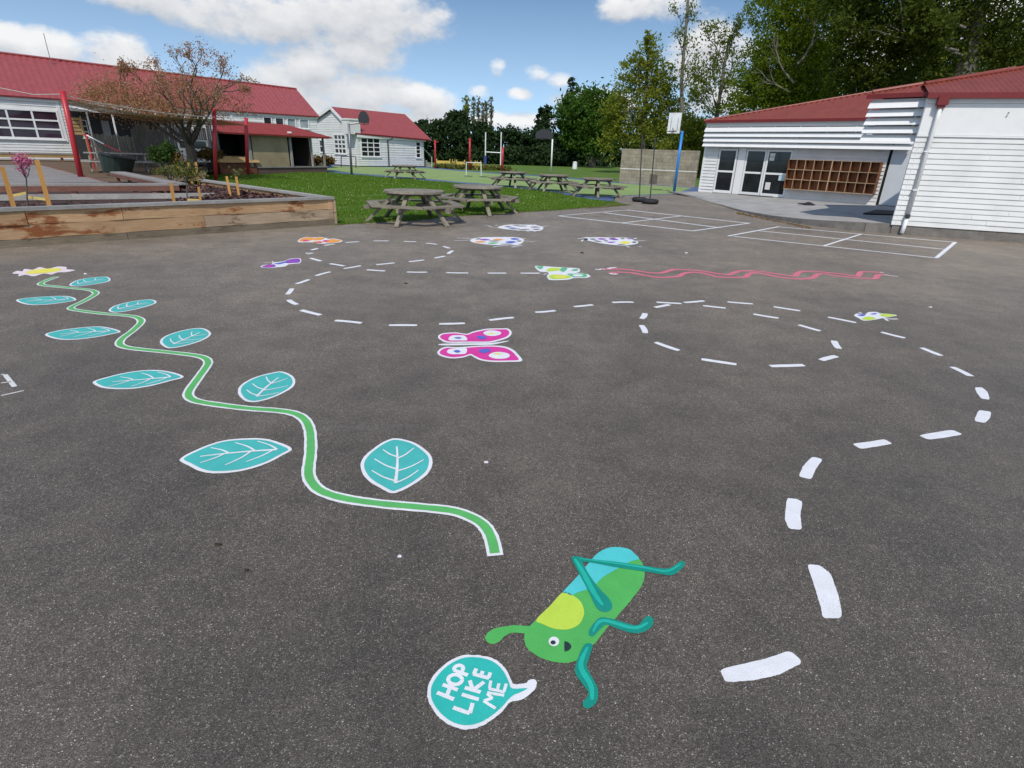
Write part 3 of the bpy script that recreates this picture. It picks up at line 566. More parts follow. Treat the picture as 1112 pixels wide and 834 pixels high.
# big magenta butterfly
z = lambda pts: Zm((460, 340), 9.267, pts)
decal('painted_butterfly', 'large magenta painted butterfly with white eye spots beside the dashed trail', 'painted butterfly', [
    ('x', WHITE, [z([(145, 245), (165, 215), (230, 200), (330, 196), (430, 210), (500, 186), (580, 168), (660, 157), (780, 155), (850, 157), (882, 185), (882, 215), (855, 245), (800, 268), (720, 290), (640, 300), (450, 300), (250, 300), (180, 278)]),
                  z([(138, 400), (165, 362), (230, 340), (330, 346), (450, 338), (560, 330), (700, 328), (820, 338), (900, 370), (950, 415), (990, 483), (850, 492), (700, 493), (580, 478), (510, 448), (470, 427), (400, 448), (300, 458), (220, 448), (162, 428)]),
                  z([(148, 319), (200, 310), (450, 306), (620, 303), (700, 300), (780, 290), (850, 279), (850, 285), (720, 315), (620, 322), (350, 325), (200, 326)])], Z1),
    ('wing', MAGENTA, [z([(165, 243), (190, 218), (260, 208), (330, 207), (400, 216), (440, 220), (510, 197), (590, 179), (660, 169), (770, 166), (835, 168), (860, 190), (858, 215), (830, 240), (780, 258), (700, 280), (630, 288), (450, 288), (260, 288), (195, 268)])], Z2),
    ('wing', MAGENTA, [z([(160, 400), (185, 370), (240, 352), (330, 358), (450, 350), (560, 342), (700, 340), (810, 352), (880, 382), (925, 425), (955, 472), (850, 480), (700, 480), (590, 466), (520, 436), (472, 414), (400, 436), (300, 446), (230, 436), (180, 420)])], Z2),
    ('wing_spot', WHITE, [z([(250, 262), (280, 232), (340, 226), (410, 232), (438, 276), (340, 279), (270, 279)]), z([(235, 395), (260, 368), (330, 360), (428, 356), (425, 410), (340, 418), (270, 416)]), z([(600, 205), (640, 182), (700, 178), (775, 195), (770, 220), (710, 234), (640, 230)]), z([(655, 430), (700, 402), (770, 396), (850, 412), (866, 440), (820, 462), (730, 464), (675, 450)])], Z3),
    ('wing_spot', BLUE, [z([(530, 240), (580, 232), (632, 246), (620, 262), (570, 265)]), z([(555, 382), (600, 366), (660, 368), (672, 390), (620, 406), (570, 400)]), z([(305, 254), (350, 247), (385, 255), (350, 264)]), z([(300, 388), (340, 378), (372, 392), (338, 406)])], .006),
    ('wing_spot', YEL, [z([(645, 210), (680, 204), (712, 212), (680, 220)]), z([(700, 414), (745, 408), (785, 416), (745, 425)])], .006)])
# smaller butterflies and bugs further up the yard
z = lambda pts: Zm((270, 240), 8.554, pts)
decal('painted_butterfly', 'small orange painted butterfly near the corner of the timber planter', 'painted butterfly', [
    ('x', WHITE, [z([(455, 186), (490, 160), (540, 150), (600, 154), (680, 150), (715, 160), (720, 152), (735, 166), (800, 165), (868, 180), (850, 197), (770, 205), (660, 212), (620, 200), (560, 198), (480, 199)])], Z1),
    ('wing', ORANGE, [z([(468, 185), (500, 162), (550, 154), (605, 160), (585, 180), (520, 194)]), z([(600, 168), (640, 155), (705, 158), (680, 176), (610, 180)]), z([(715, 190), (770, 170), (845, 177), (856, 188), (790, 201), (725, 203)]), z([(600, 194), (640, 188), (700, 192), (660, 208)])], Z2),
    ('wing_spot', MAGENTA, [z([(500, 180), (540, 176), (560, 184), (520, 188)]), z([(690, 184), (720, 178), (745, 186), (710, 196)]), z([(640, 198), (660, 192), (680, 200), (655, 206)])], Z3)])
decal('painted_butterfly', 'small purple painted butterfly left of the dashed loop', 'painted butterfly', [
    ('x', WHITE, [z([(112, 428), (140, 410), (215, 400), (220, 368), (240, 385), (330, 372), (390, 350), (478, 348), (482, 388), (420, 398), (370, 404), (340, 422), (270, 430), (190, 438)]), (z([(140, 389), (230, 384), (300, 386)]), .02)], Z1),
    ('wing', PURPLE, [z([(345, 372), (400, 354), (470, 352), (474, 384), (410, 392), (350, 392)]), z([(125, 427), (170, 409), (235, 405), (250, 424), (190, 435)])], Z2),
    ('wing_spot', BLUE, [z([(230, 396), (270, 392), (340, 376), (350, 386), (280, 404)])], Z2), ('wing_spot', MAGENTA, [z([(160, 424), (190, 417), (215, 420), (190, 429)])], Z3)])
z = lambda pts: Zm((570, 280), 13.9, pts)
decal('painted_butterfly', 'green and yellow painted butterfly between the dashed line and the red snake', 'painted butterfly', [
    ('x', WHITE, [z([(150, 128), (200, 122), (280, 126), (400, 135), (560, 145), (700, 152), (820, 165), (825, 210), (780, 225), (880, 234), (950, 250), (990, 278), (960, 294), (900, 305), (740, 306), (690, 322), (600, 334), (390, 336), (340, 300), (335, 270), (360, 240), (330, 215), (240, 212), (180, 175)]), (z([(280, 255), (330, 240)]), .025)], Z1),
    ('wing', MINT, [z([(175, 138), (220, 128), (275, 130), (265, 160), (225, 172)]), z([(530, 190), (560, 152), (640, 155), (620, 190), (580, 214)]), z([(700, 185), (780, 170), (805, 190), (740, 202)]), z([(640, 245), (760, 240), (900, 240), (935, 265), (910, 292), (760, 296), (700, 280)])], Z2),
    ('wing', LIME, [z([(330, 180), (400, 152), (520, 158), (530, 190), (400, 206), (340, 205)]), z([(360, 280), (420, 256), (560, 260), (690, 280), (660, 310), (480, 322), (400, 318)])], Z2),
    ('wing_spot', YEL, [z([(440, 285), (520, 270), (620, 280), (600, 302), (480, 304)])], Z3), ('wing_spot', WHITE, [z([(720, 260), (800, 252), (870, 262), (860, 280), (760, 284)])], Z3)])
z = lambda pts: Zm((480, 235), 7.943, pts)
def legs_of(z, L, w=.028): return [(z(p), w) for p in L]
decal('painted_bug', 'mostly white painted bug with faint spots, the one nearest the round picnic tables', 'painted bug', [
    ('x', WHITE, [z([(480, 95), (520, 80), (600, 70), (700, 72), (790, 73), (860, 88), (872, 108), (830, 126), (700, 122), (600, 116), (520, 106)])]+legs_of(z, [[(350, 76), (395, 78), (430, 94), (490, 100)], [(460, 82), (475, 76)], [(860, 95), (890, 84), (920, 82)], [(640, 118), (665, 125)], [(720, 120), (750, 132)], [(790, 122), (800, 132)], [(790, 76), (810, 70)]]), Z1),
    ('wing_spot', PALEPINK, [z([(700, 100), (760, 98), (800, 104), (750, 108)]), z([(790, 84), (815, 82), (812, 90)])], Z2), ('wing_spot', BLUE, [z([(560, 99), (600, 96), (640, 100), (600, 104)])], Z2), ('gap', GAPC, [z([(630, 84), (690, 80), (740, 84), (690, 88)]), z([(650, 112), (720, 110), (760, 116), (700, 118)]), z([(540, 88), (580, 84), (600, 88), (560, 93)]), z([(760, 92), (800, 88), (850, 94), (800, 98)]), z([(580, 108), (640, 105), (670, 109), (620, 112)]), z([(780, 112), (820, 108), (850, 112), (810, 118)]), z([(600, 77), (640, 74), (670, 77), (630, 80)])], Z2)])
decal('painted_bug', 'white painted bug covered with purple, orange, green and blue spots above the green butterfly', 'painted bug', [
    ('x', WHITE, [z([(245, 205), (270, 190), (350, 181), (520, 178), (650, 182), (705, 200), (690, 230), (640, 248), (560, 246), (450, 247), (330, 236), (260, 222)])]+legs_of(z, [[(130, 187), (260, 190)], [(105, 206), (150, 209), (250, 205)], [(440, 264), (500, 256), (570, 252)], [(600, 266), (640, 258), (692, 248)], [(700, 212), (790, 218)], [(520, 182), (545, 177)], [(690, 198), (718, 192)]], .035), Z1),
    ('wing_spot', PURPLE, [z([(325, 202), (360, 194), (415, 201), (370, 209)])], Z2), ('wing_spot', ORANGE, [z([(440, 200), (490, 193), (530, 203), (470, 208)]), z([(280, 219), (340, 213), (378, 224), (320, 228)])], Z2),
    ('wing_spot', MINT, [z([(395, 233), (430, 224), (490, 228), (440, 239)])], Z2), ('wing_spot', BLUE, [z([(590, 193), (630, 187), (670, 198), (620, 204)]), z([(545, 222), (600, 213), (640, 222), (590, 233)])], Z2), ('gap', GAPC, [z([(500, 240), (560, 236), (620, 240), (560, 243)]), z([(400, 212), (450, 209), (500, 214), (440, 218)]), z([(640, 212), (670, 208), (690, 214), (660, 219)]), z([(290, 196), (320, 190), (335, 196), (300, 201)])], Z2)])
z = lambda pts: Zm((620, 250), 12.36, pts)
decal('painted_bug', 'white painted bug with dark purple spots and a pale yellow patch beside the court lines', 'painted bug', [
    ('x', WHITE, [z([(190, 100), (300, 96), (600, 98), (800, 105), (830, 130), (900, 155), (890, 180), (820, 195), (720, 205), (600, 200), (500, 190), (400, 175), (280, 150), (200, 130)])]+legs_of(z, [[(90, 115), (150, 108), (210, 96), (245, 100)], [(140, 150), (165, 130)], [(870, 145), (1000, 142)], [(740, 215), (790, 232)], [(900, 222), (950, 222)], [(840, 120), (885, 104)]], .04), Z1),
    ('wing_spot', INK, [z([(170, 122), (200, 108), (232, 120), (210, 134)])], Z2), ('wing_spot', PURPLE, [z([(350, 118), (410, 108), (480, 120), (420, 130)]), z([(510, 120), (580, 110), (640, 128), (570, 134)]), z([(480, 162), (540, 155), (600, 160), (540, 172)]), z([(740, 112), (790, 108), (830, 118), (790, 122)])], Z2),
    ('wing_spot', YEL, [z([(660, 165), (720, 148), (790, 160), (780, 182), (700, 185)])], Z2), ('gap', GAPC, [z([(620, 190), (680, 188), (730, 196), (660, 198)]), z([(300, 140), (360, 140), (420, 158), (350, 156)]), z([(660, 112), (700, 108), (725, 116), (690, 122)]), z([(820, 158), (860, 152), (880, 165), (840, 174)]), z([(250, 118), (300, 112), (340, 124), (290, 130)]), z([(500, 108), (560, 103), (600, 107), (550, 112)]), z([(440, 140), (480, 138), (500, 148), (460, 152)])], Z2)])
z = lambda pts: Zm((900, 320), 11.12, pts)
decal('painted_bug', 'lime green and white painted bug beside the long run of dashes on the right', 'painted bug', [
    ('x', WHITE, [z([(308, 256), (318, 238), (345, 230), (440, 235), (480, 212), (580, 210), (620, 226), (720, 232), (825, 250), (740, 270), (650, 285), (560, 302), (480, 314), (410, 312), (360, 285)])]+legs_of(z, [[(360, 212), (400, 226)], [(670, 285), (715, 318)], [(690, 292), (760, 296), (830, 295)]], .03), Z1),
    ('wing_spot', LIME, [z([(400, 295), (460, 268), (560, 280), (540, 300), (470, 310)]), z([(620, 240), (680, 232), (800, 250), (730, 268), (650, 265)])], Z2), ('wing_spot', BLUE, [z([(345, 250), (400, 238), (450, 240), (410, 262)]), z([(500, 240), (540, 226), (580, 228), (560, 240)])], Z2)])
# snake: two wavy red lines
up = Zm((640, 280), 6.541, [(90, 82), (180, 80), (260, 82), (360, 96), (450, 108), (520, 106), (570, 90), (630, 82), (700, 86), (800, 94), (900, 110), (990, 120), (1020, 108), (1060, 96)])+Zm((800, 280), 6.178, [(20, 88), (80, 87), (180, 94), (280, 110), (385, 122), (405, 106), (430, 94), (500, 90), (600, 98), (700, 108), (770, 118), (812, 122), (825, 102), (840, 94), (900, 95), (985, 99)])
lo = Zm((640, 280), 6.541, [(150, 108), (200, 102), (290, 106), (380, 122), (480, 138), (560, 138), (630, 132), (670, 112), (720, 104), (790, 106), (860, 122), (920, 136), (1040, 140), (1090, 138)])+Zm((800, 280), 6.178, [(60, 128), (85, 108), (130, 100), (190, 110), (290, 130), (400, 142), (440, 142), (510, 134), (540, 112), (590, 108), (680, 122), (780, 132), (860, 138), (930, 138), (945, 118), (990, 112)])
decal('painted_snake', 'long wavy painted snake outlined in red and pink in front of the court lines', 'painted snake', [
    ('x', PINK, [(up, .085), (lo, .085)], Z1),
    ('head', PALEPINK, [(Zm((640, 280), 6.541, [(45, 80), (65, 86), (85, 80), (110, 82)]), .05), (Zm((640, 280), 6.541, [(130, 78), (160, 72), (192, 70)]), .07), (Zm((640, 280), 6.541, [(148, 110), (170, 118), (196, 114)]), .07)], Z2),
    ('tail', PALEPINK, [(Zm((800, 280), 6.178, [(985, 99), (960, 97)]), .05), (Zm((800, 280), 6.178, [(990, 114), (1040, 122), (1082, 125)]), .05)], Z2)])
# court rectangles
def court(label, cr, longs, cross):
    mb = MB(); k = 0
    for p, q, w in longs+cross:
        a, b = gp([p, q], 0); ribbon(mb, [a.lerp(b, i/14) for i in range(15)], w, Z1+.0006*k); k += 1
    tag(mb.build('painted_court', WHITE), label, 'painted court', 'white line courts painted near the terrace')
court('white line court of six boxes painted beside the wing of the right building', 0, [((845, 246.3), (1037.3, 263.2), .085), ((823.5, 250.6), (1026, 270.8), .085), ((797, 256.8), (1017, 280.2), .08)], [((790.5, 256.4), (846, 246.2), .07), ((893.8, 267.4), (935.7, 254.2), .06), ((1016.5, 280.4), (1037.5, 263), .075)])
court('white line court of six boxes painted beyond the other one, nearer the tyre posts', 0, [((682, 228.2), (813.7, 242.5), .11), ((656, 231), (782, 247.4), .11), ((607, 234.6), (753.3, 251), .10)], [((606, 234.5), (683, 228), .06), ((674, 242.4), (740, 234.6), .07), ((751, 251.1), (814.5, 242.4), .07)])
mb = MB()
for p, q, w in (((5.5, 407), (16, 420), .03), ((1, 416), (12, 414.6), .016), ((1, 429.8), (26, 424.2), .016), ((1, 406.7), (5, 406.5), .016)):
    a, b = gp([p, q], 0); ribbon(mb, [a.lerp(b, i/5) for i in range(6)], w, Z1)
tag(mb.build('painted_lines', OLDWHITE), 'fragment of thin worn white lines at the left edge of the yard', 'painted lines')
# dashes of the trail
M6 = ((460, 230), 4.277); M7 = ((640, 210), 2.648); M5 = ((280, 230), 4.633); M8 = ((760, 400), 3.2706)
ORD = ['first', 'second', 'third', 'fourth', 'fifth', 'sixth', 'seventh', 'eighth', 'ninth', 'tenth', 'eleventh', 'twelfth', 'thirteenth', 'fourteenth', 'fifteenth', 'sixteenth', 'seventeenth', 'eighteenth']
def dash(px, lab, poly=True, w=.062):
    mb = MB()
    if poly:
        P = [Vector(p) for p in px]; P = [q for i, p in enumerate(P) for q in (p, p.lerp(P[(i+1) % len(P)], .5))]
        for _ in range(2): P = [q for i, p in enumerate(P) for q in (p.lerp(P[(i+1) % len(P)], .25), p.lerp(P[(i+1) % len(P)], .75))]
        area(mb, [tuple(p) for p in P], Z1, smooth=False, jit=.0012)
    else:
        a, b = gp(px, 0); sd_ = Vector((-(b-a).y, (b-a).x, 0)).normalized()*random.uniform(-.012, .012); ribbon(mb, [a.lerp(b, i/8)+sd_*math.sin(i/8*3.14) for i in range(9)], w, Z1, lambda t: 1-.16*(abs(2*t-1)**6))
    tag(mb.build('painted_dash', WHITE, tri=poly), lab, 'painted dash', 'white dashes of the painted trail')
fat = [([(781, 727), (788, 741.5), (818, 739), (845, 733.5), (872, 719.5), (858, 706.5), (830, 716)], None), ([(876.2, 613), (890, 614), (902, 623), (910, 645), (915, 671), (894, 672), (890, 655), (884, 636)], None),
       ([(854.5, 541), (865, 542), (871.6, 545.2), (869, 559), (870.7, 575.8), (856.3, 574.3), (852, 563)], None), ([(882, 496), (893.6, 498.8), (886, 509), (881, 520.8), (867, 517.7), (872, 506)], None)]
for i, (p, _) in enumerate(fat): dash(p, ORD[i]+' broad curved white dash right of the grasshopper, counting away from the photographer')
for i, p in enumerate([[(540, 268), (600, 261), (655, 252), (685, 268), (630, 278), (570, 287)], [(775, 238), (895, 218), (935, 235), (870, 247), (810, 254)], [(990, 148), (1035, 155), (1030, 178), (1012, 195), (973, 187)], [(975, 68), (1003, 68), (1022, 85), (1030, 112), (1000, 108), (985, 90)]]):
    dash(Zm(*M8, p), ['pointed white dash just beyond the four broad curved strokes', 'long white dash on the inside of the far right bend', 'stubby white dash at the far right bend, the lower of two', 'stubby white dash at the far right bend, the upper of two'][i])
for i, s in enumerate([[(1042, 499), (1097, 526)], [(955, 444), (1012, 467)], [(840, 399), (908, 416)], [(686, 356), (767, 372)], [(530, 326), (606, 338)], [(397, 312), (470, 318)], [(272, 314), (330, 309)], [(188, 328), (230, 320)]]):
    dash(Zm(*M7, s), ORD[i]+' white dash of the outer line past the far right bend, counting from there', False, .065)
for i, s in enumerate([[(66, 314), (127, 313)], [(193, 313), (265, 317)], [(327, 323), (392, 330)], [(472, 347), (544, 359)], [(602, 378), (664, 396)], [(704, 424), (718, 447)], [(711, 468), (666, 480)], [(617, 494), (520, 497)], [(423, 492), (322, 477)], [(258, 452), (190, 428)], [(161, 402), (149, 379)], [(150, 361), (160, 345)]]):
    dash(Zm(*M7, s), ORD[i]+' white dash clockwise round the right loop, starting at its upper left', False, .065)
for i, s in enumerate([[(698, 441), (786, 432)], [(518, 467), (613, 459)], [(305, 504), (418, 491)], [(72, 521), (192, 518)]]):
    dash(Zm(*M6, s), ORD[i]+' white dash above the magenta butterfly, counting leftwards from the right loop', False)
for i, s in enumerate([[(801, 571), (660, 571)], [(522, 560), (388, 547)], [(315, 520), (217, 495)], [(197, 467), (155, 443)], [(148, 416), (172, 386)], [(192, 363), (257, 341)], [(292, 322), (365, 302)], [(432, 286), (518, 271)]]):
    dash(Zm(*M5, s), ORD[i]+' white dash of the left bend, counting from the magenta butterfly', False)
for i, s in enumerate([[(595, 266), (688, 257)], [(760, 251), (836, 242)], [(890, 233), (940, 223)], [(957, 212), (980, 196)], [(965, 184), (933, 174)], [(901, 164), (846, 158)], [(796, 151), (735, 149)], [(660, 146), (582, 146)], [(510, 150), (443, 155)], [(387, 162), (335, 170)], [(300, 184), (268, 193)], [(247, 212), (266, 212)], [(265, 233), (318, 248)], [(362, 261), (435, 273)]]):
    dash(Zm(*M5, s), ORD[i]+' white dash anticlockwise round the left loop, starting at its near side', False, .07 if i != 11 else .2)
for i, s in enumerate([[(548, 292), (640, 298)], [(750, 303), (852, 304)], [(948, 306), (1059, 308)]]): dash(Zm(*M5, s), ORD[i]+' white dash of the straight line from left loop to green butterfly', False, .07)
for i, s in enumerate([[(297, 285), (385, 285)], [(450, 285), (540, 285)]]): dash(Zm(*M6, s), ['fourth', 'last'][i]+' white dash of the straight line from left loop to green butterfly', False, .07)
# litter on the yard
def litter(x, y, s, mt, name, lab, cat):
    p = G(x, y); mb = MB(); n = 7; top = [(p.x+s*math.cos(k*6.283/n)*random.uniform(.5, 1.1), p.y+s*.6*math.sin(k*6.283/n)*random.uniform(.6, 1.1), .006+random.uniform(0, .5)*s) for k in range(n)]
    mb.add(top+[(q[0], q[1], .003) for q in top], [tuple(range(n)), tuple(range(2*n-1, n-1, -1))]+[(i, i+n, (i+1) % n+n, (i+1) % n) for i in range(n)]); tag(mb.build(name, mt, tri=True), lab, cat)
DL = plain('dry_leaf_brown', (.04, .028, .018), .8, .3, 30)
litter(434, 605, .014, WHITE, 'paint_fleck', 'white paint fleck on the asphalt below the vine stem end', 'paint fleck')
litter(237, 592, .018, DL, 'dead_leaf', 'dark dead leaf lying below the long pointed painted leaf', 'leaf'); litter(268, 620, .012, DL, 'dead_leaf', 'tiny dark leaf scrap below the other dead leaf', 'leaf')
litter(441, 308, .03, DL, 'dead_leaf', 'dark leaf lying below the straight line of dashes', 'leaf'); litter(632, 275, .04, DL, 'dead_leaf', 'dark leaf lying in front of the bug with dark purple spots', 'leaf')
for x, y, l in ((528, 503, 'right of the largest painted leaf'), (1010, 334, 'beyond the right hand run of dashes'), (93, 298, 'beside the yellow painted flower'), (745, 275, 'behind the painted snake')):
    litter(x, y, .006+.0025*G(x, y).y, WHITE, 'paint_fleck', 'tiny white paint fleck '+l, 'paint fleck')
#@@BUILDINGS
# ------------------------------------------------------------------ right-hand classroom building
UP = Vector((0, 0, 1))
fu, fn = FAC.u, FAC.n; inn = -fn
def roof_plane_hit(p0, back, pitch, x, y):
    nrm = (UP-back*math.tan(pitch)).normalized(); r = ray(x, y); t = (p0-CAM).dot(nrm)/r.dot(nrm); return CAM+r*t
def hip_slope(parent, mat, p0, u, back, pitch, px0, px1, s0, s1, rib=.115, amp=.016):
    A = roof_plane_hit(p0, back, pitch, *px0); B = roof_plane_hit(p0, back, pitch, *px1)
    sa, la = (A-p0).dot(u), (A-p0).dot(back); sb, lb = (B-p0).dot(u), (B-p0).dot(back); k = (lb-la)/(sb-sa)
    L = lambda s: la+(s-sa)*k
    mb = MB(); roof_slope(mb, p0, u, back, pitch, s0, s1, L, rib, amp); ro = mb.build('roof', mat, parent, smooth=True)
    # ridge capping along the hip and the slope behind it
    P = lambda s: p0+u*s+back*L(s)+UP*(L(s)*math.tan(pitch)+.02)
    cb = MB(); cb.tube([P(s0+.02), P(s1)], .05, 8); cb.build('ridge_cap', mat, ro)
    q = MB(); a, b = P(s0), P(s1); c = a.copy(); far = b+back*4.0-UP*1.2; q.add([a-UP*.03, b-UP*.03, far, a+back*(4.0)-UP*.05], [(0, 1, 2, 3)]); q.build('rear_slope', mat, ro)
    return ro
BR = thing('classroom_building', 'long white weatherboard building with brick red roof, louvred eaves and glass doors on the right', 'building', FAC.at(3, 0, .2))
mb = MB(); holes = [(.70, 1.64, .2, 2.14), (1.64, 4.08, .2, 2.14), (7.62, 8.8, .2, 2.5)]
FAC.boards_holes(mb, 0.0, 9.6, .2, 2.62, holes, exp=.135, lip=.03); FAC.slab(mb, 0, 9.6, .2, 3.2, -.25, -.12); 
mb.build('front_wall', WALLW, BR)
mb = MB(); Wl = Wall(FAC.at(.0, 0, 0), FAC.at(.0, -1, 0)); FAC.slab(mb, -.002, .12, .2, 3.15, -5, -.26); mb.build('side_wall', WALLW, BR)
mb = MB(); FAC.slab(mb, -.03, .05, .2, 2.62, -.02, .034); mb.build('corner_board', TRIMW, BR)
mb = MB(); FAC.slab(mb, 1.66, 2.0, .22, 2.14, -.11, -.02); mb.build('infill_panel', TRIMW, BR)
def glazed_door(s0, s1, z0, z1, d, rail, handle=None, notes=()):
    fr = .075; mb = MB()
    FAC.slab(mb, s0, s0+fr, z0, z1, d-.05, d); FAC.slab(mb, s1-fr, s1, z0, z1, d-.05, d); FAC.slab(mb, s0+fr, s1-fr, z0, z0+.12, d-.05, d-.002); FAC.slab(mb, s0+fr, s1-fr, z1-fr, z1, d-.05, d-.002); FAC.slab(mb, s0+fr, s1-fr, rail-.04, rail+.04, d-.05, d-.004)
    o = mb.build('door', TRIMW, BR)
    for a, b in ((z0+.12, rail-.04), (rail+.04, z1-fr)):
        g_ = MB(); FAC.slab(g_, s0+fr, s1-fr, a, b, d-.035, d-.022); g_.build('pane', GLASS, o)
    if handle: h = MB(); h.tube([FAC.at(handle, d, rail-.1), FAC.at(handle, d+.05, rail-.1), FAC.at(handle, d+.05, rail+.12), FAC.at(handle, d, rail+.12)], .012, 6); h.build('handle', METAL, o)
    for a, b, c, e, mt in notes:
        h = MB(); FAC.slab(h, a, b, c, e, d-.0215, d-.017); h.build('paper_notice', mt, o)
    return o
PAPER = plain('notice_paper', (.62, .61, .58), .8, .1, 30); PAPERB = plain('pale_blue_notice', (.45, .58, .62), .8, .15, 30)
glazed_door(.72, 1.62, .22, 2.12, .0, 1.16)
glazed_door(2.02, 2.95, .22, 2.12, -.03, 1.16, 2.88)
glazed_door(2.98, 4.06, .22, 2.12, -.01, 1.16, None, [(3.10, 3.32, 1.84, 1.98, PAPER), (3.10, 3.31, 1.68, 1.82, PAPER), (3.14, 3.36, .50, .80, PAPER), (3.66, 3.95, .90, 1.12, PAPERB)])
o = MB(); FAC.slab(o, 2.05, 3.6, .205, .235, -.06, .12); o.build('door_sill', DMETAL, BR)
o = MB(); FAC.slab(o, 7.72, 9.4, .24, 2.55, -.1, .0); o.build('side_panel', plain('shaded_white_panel', (.60, .62, .65), .45, .04, 3), BR)  # white panel coloured bluish grey, its shade put into the paint
o = MB(); FAC.slab(o, 7.60, 7.715, .22, 2.4, -.1, -.04); o.build('door_gap_shade', DARK, BR)
def louvres(w, s0, s1, z0, z1, n, d0, d1, voids=None):
    step = (z1-z0)/n
    for i in range(n):
        zb = z0+i*step; zt = zb+step*.84; mb = MB(); th = .03
        mb.hexa([w.at(s0, d1-th, zb), w.at(s0, d1, zb), w.at(s1, d1, zb), w.at(s1, d1-th, zb), w.at(s0, d0-th, zt), w.at(s0, d0, zt), w.at(s1, d0, zt), w.at(s1, d0-th, zt)])
        mb.build('louvre_slat', TRIMW, BR)
    mb = MB(); s = s0+.02
    while s < s1: w.slab(mb, s, s+.045, z0+.05, z1, d0-.08, d0-.035); s += 1.05
    mb.build('louvre_frame', TRIMW, BR)
louvres(FAC, -.02, 8.4, 2.2, 3.02, 4, .22, .32)
mb = MB(); FAC.slab(mb, -.04, 9.6, 3.02, 3.2, .1, .15); mb.build('fascia', TRIMW, BR)
mb = MB(); FAC.slab(mb, -.02, 4.3, 2.63, 3.0, -.1, .0); mb.build('louvre_backing', plain('backing_shade_grey', (.34, .34, .35), .7, .1), BR)  # backing greyed to paint in the shade between the slats
mb = MB(); FAC.slab(mb, 4.3, 9.6, 2.63, 3.0, -.11, -.02); mb.build('louvre_shade_panel', DARK, BR)  # near-black panel stands in for the shaded hollow behind the slats
mb = MB(); FAC.slab(mb, -.12, 9.6, 3.19, 3.29, .15, .31); mb.build('gutter', GUTTER, BR)
mb = MB(); FAC.slab(mb, 1.15, 1.34, 2.19, 2.225, .05, .2); mb.build('soffit_lamp', DMETAL, BR)
hip_slope(BR, ROOFR, FAC.at(0, .30, 3.27), fu, inn, R(19), (770, 130.6), (953, 99.4), -.12, 9.6, .19, .032)
# wing
ws1 = 5.0
mb = MB(); WING.boards(mb, -.07, ws1, .235, 2.36, exp=.128, lip=.017); WING.slab(mb, -.06, ws1, .235, 3.2, -.12, -.002); mb.build('wing_wall', WALLW, BR)
mb = MB(); WING.slab(mb, -.05, ws1, 2.40, 3.08, -.001, .012); WING.slab(mb, -.055, ws1, 3.09, 3.2, -.001, .03); mb.build('upper_panel', TRIMW, BR)
mb = MB(); WING.slab(mb, -.06, ws1, 2.355, 2.395, -.001, .034); mb.build('trim_strip', TRIMW, BR)
mb = MB(); WING.slab(mb, -.03, ws1, -.02, .232, -.14, -.012); mb.build('foundation', KERB, BR)
mb = MB(); c0 = WING.at(-.06, -.03, 0); mb.hexa([c0+Vector((0, 0, .235)), c0+inn*4+Vector((0, 0, .235)), c0+inn*4+fu*.1+Vector((0, 0, .235)), c0+fu*.1+Vector((0, 0, .235)), c0+Vector((0, 0, 3.2)), c0+inn*4+Vector((0, 0, 3.2)), c0+inn*4+fu*.1+Vector((0, 0, 3.2)), c0+fu*.1+Vector((0, 0, 3.2))]); mb.build('return_wall', WALLW, BR)
mb = MB(); WING.slab(mb, -.10, ws1, 3.19, 3.31, .03, .17); mb.build('gutter', GUTTER, BR)
mb = MB(); WING.slab(mb, .13, .35, 3.04, 3.24, .02, .2); WING.slab(mb, .17, .31, 2.98, 3.04, .05, .17); mb.build('rainwater_head', GUTTER, BR)
mb = MB(); mb.tube([WING.at(.235, .11, 3.0), WING.at(.235, .085, 2.7), WING.at(.225, .08, .50)], .046, 12); dp = mb.build('downpipe', TRIMW, BR, smooth=True)
mb = MB(); mb.tube([WING.at(.225, .10, .52), WING.at(.225, .10, .43)], .056, 12); mb.build('leaf_guard', DMETAL, dp)
mb = MB(); mb.tube([WING.at(.225, .085, .44), WING.at(.215, .085, .2), WING.at(.20, .11, .04)], .05, 12); mb.build('pipe_foot', TRIMW, dp, smooth=True)
for zz in (2.0, 1.1):
    mb = MB(); WING.slab(mb, .165, .295, zz, zz+.03, .02, .134); mb.build('pipe_bracket', TRIMW, dp)
p = WING.at(-.02, -.35, 0); LV = Wall(p-fu*2.0, p)
sl = LV.hit(942, 128)[0]
louvres(LV, sl, 2.05, 2.24, 3.22, 5, .06, .19)
mb = MB(); LV.slab(mb, sl+.1, 2.05, 2.4, 3.2, -.5, -.4); mb.build('louvre_backing', plain('backing_shade_grey', (.34, .34, .35), .7, .1), BR)  # same grey, shade between slats painted into the backing
mb = MB(); LV.slab(mb, sl-.1, 2.1, 3.26, 3.36, .0, .16); mb.build('gutter', GUTTER, BR)
mb = MB(); LV.slab(mb, sl+.02, 2.1, 3.2, 3.24, -4, .0); mb.build('porch_ceiling', TRIMW, BR)
hip_slope(BR, ROOFR, LV.at(0, .1, 3.35), fu, inn, R(19), (951, 100.2), (1112, 74.4), sl-.08, 2.12)
pw = WING.at(0, .12, 3.30)
for hx, hy in ((1095, 122.5), (1093, 126)):
    hs, hz_ = WING.hit(hx, hy); mb = MB(); mb.tube([WING.at(hs, .012, hz_), WING.at(hs, .04, hz_)], .012, 6); mb.build('wall_hook', DMETAL, BR)
hip_slope(BR, ROOFR, pw, WING.u, -WING.n, R(19), (951, 100.2), (1112, 74.4), -.1, ws1)
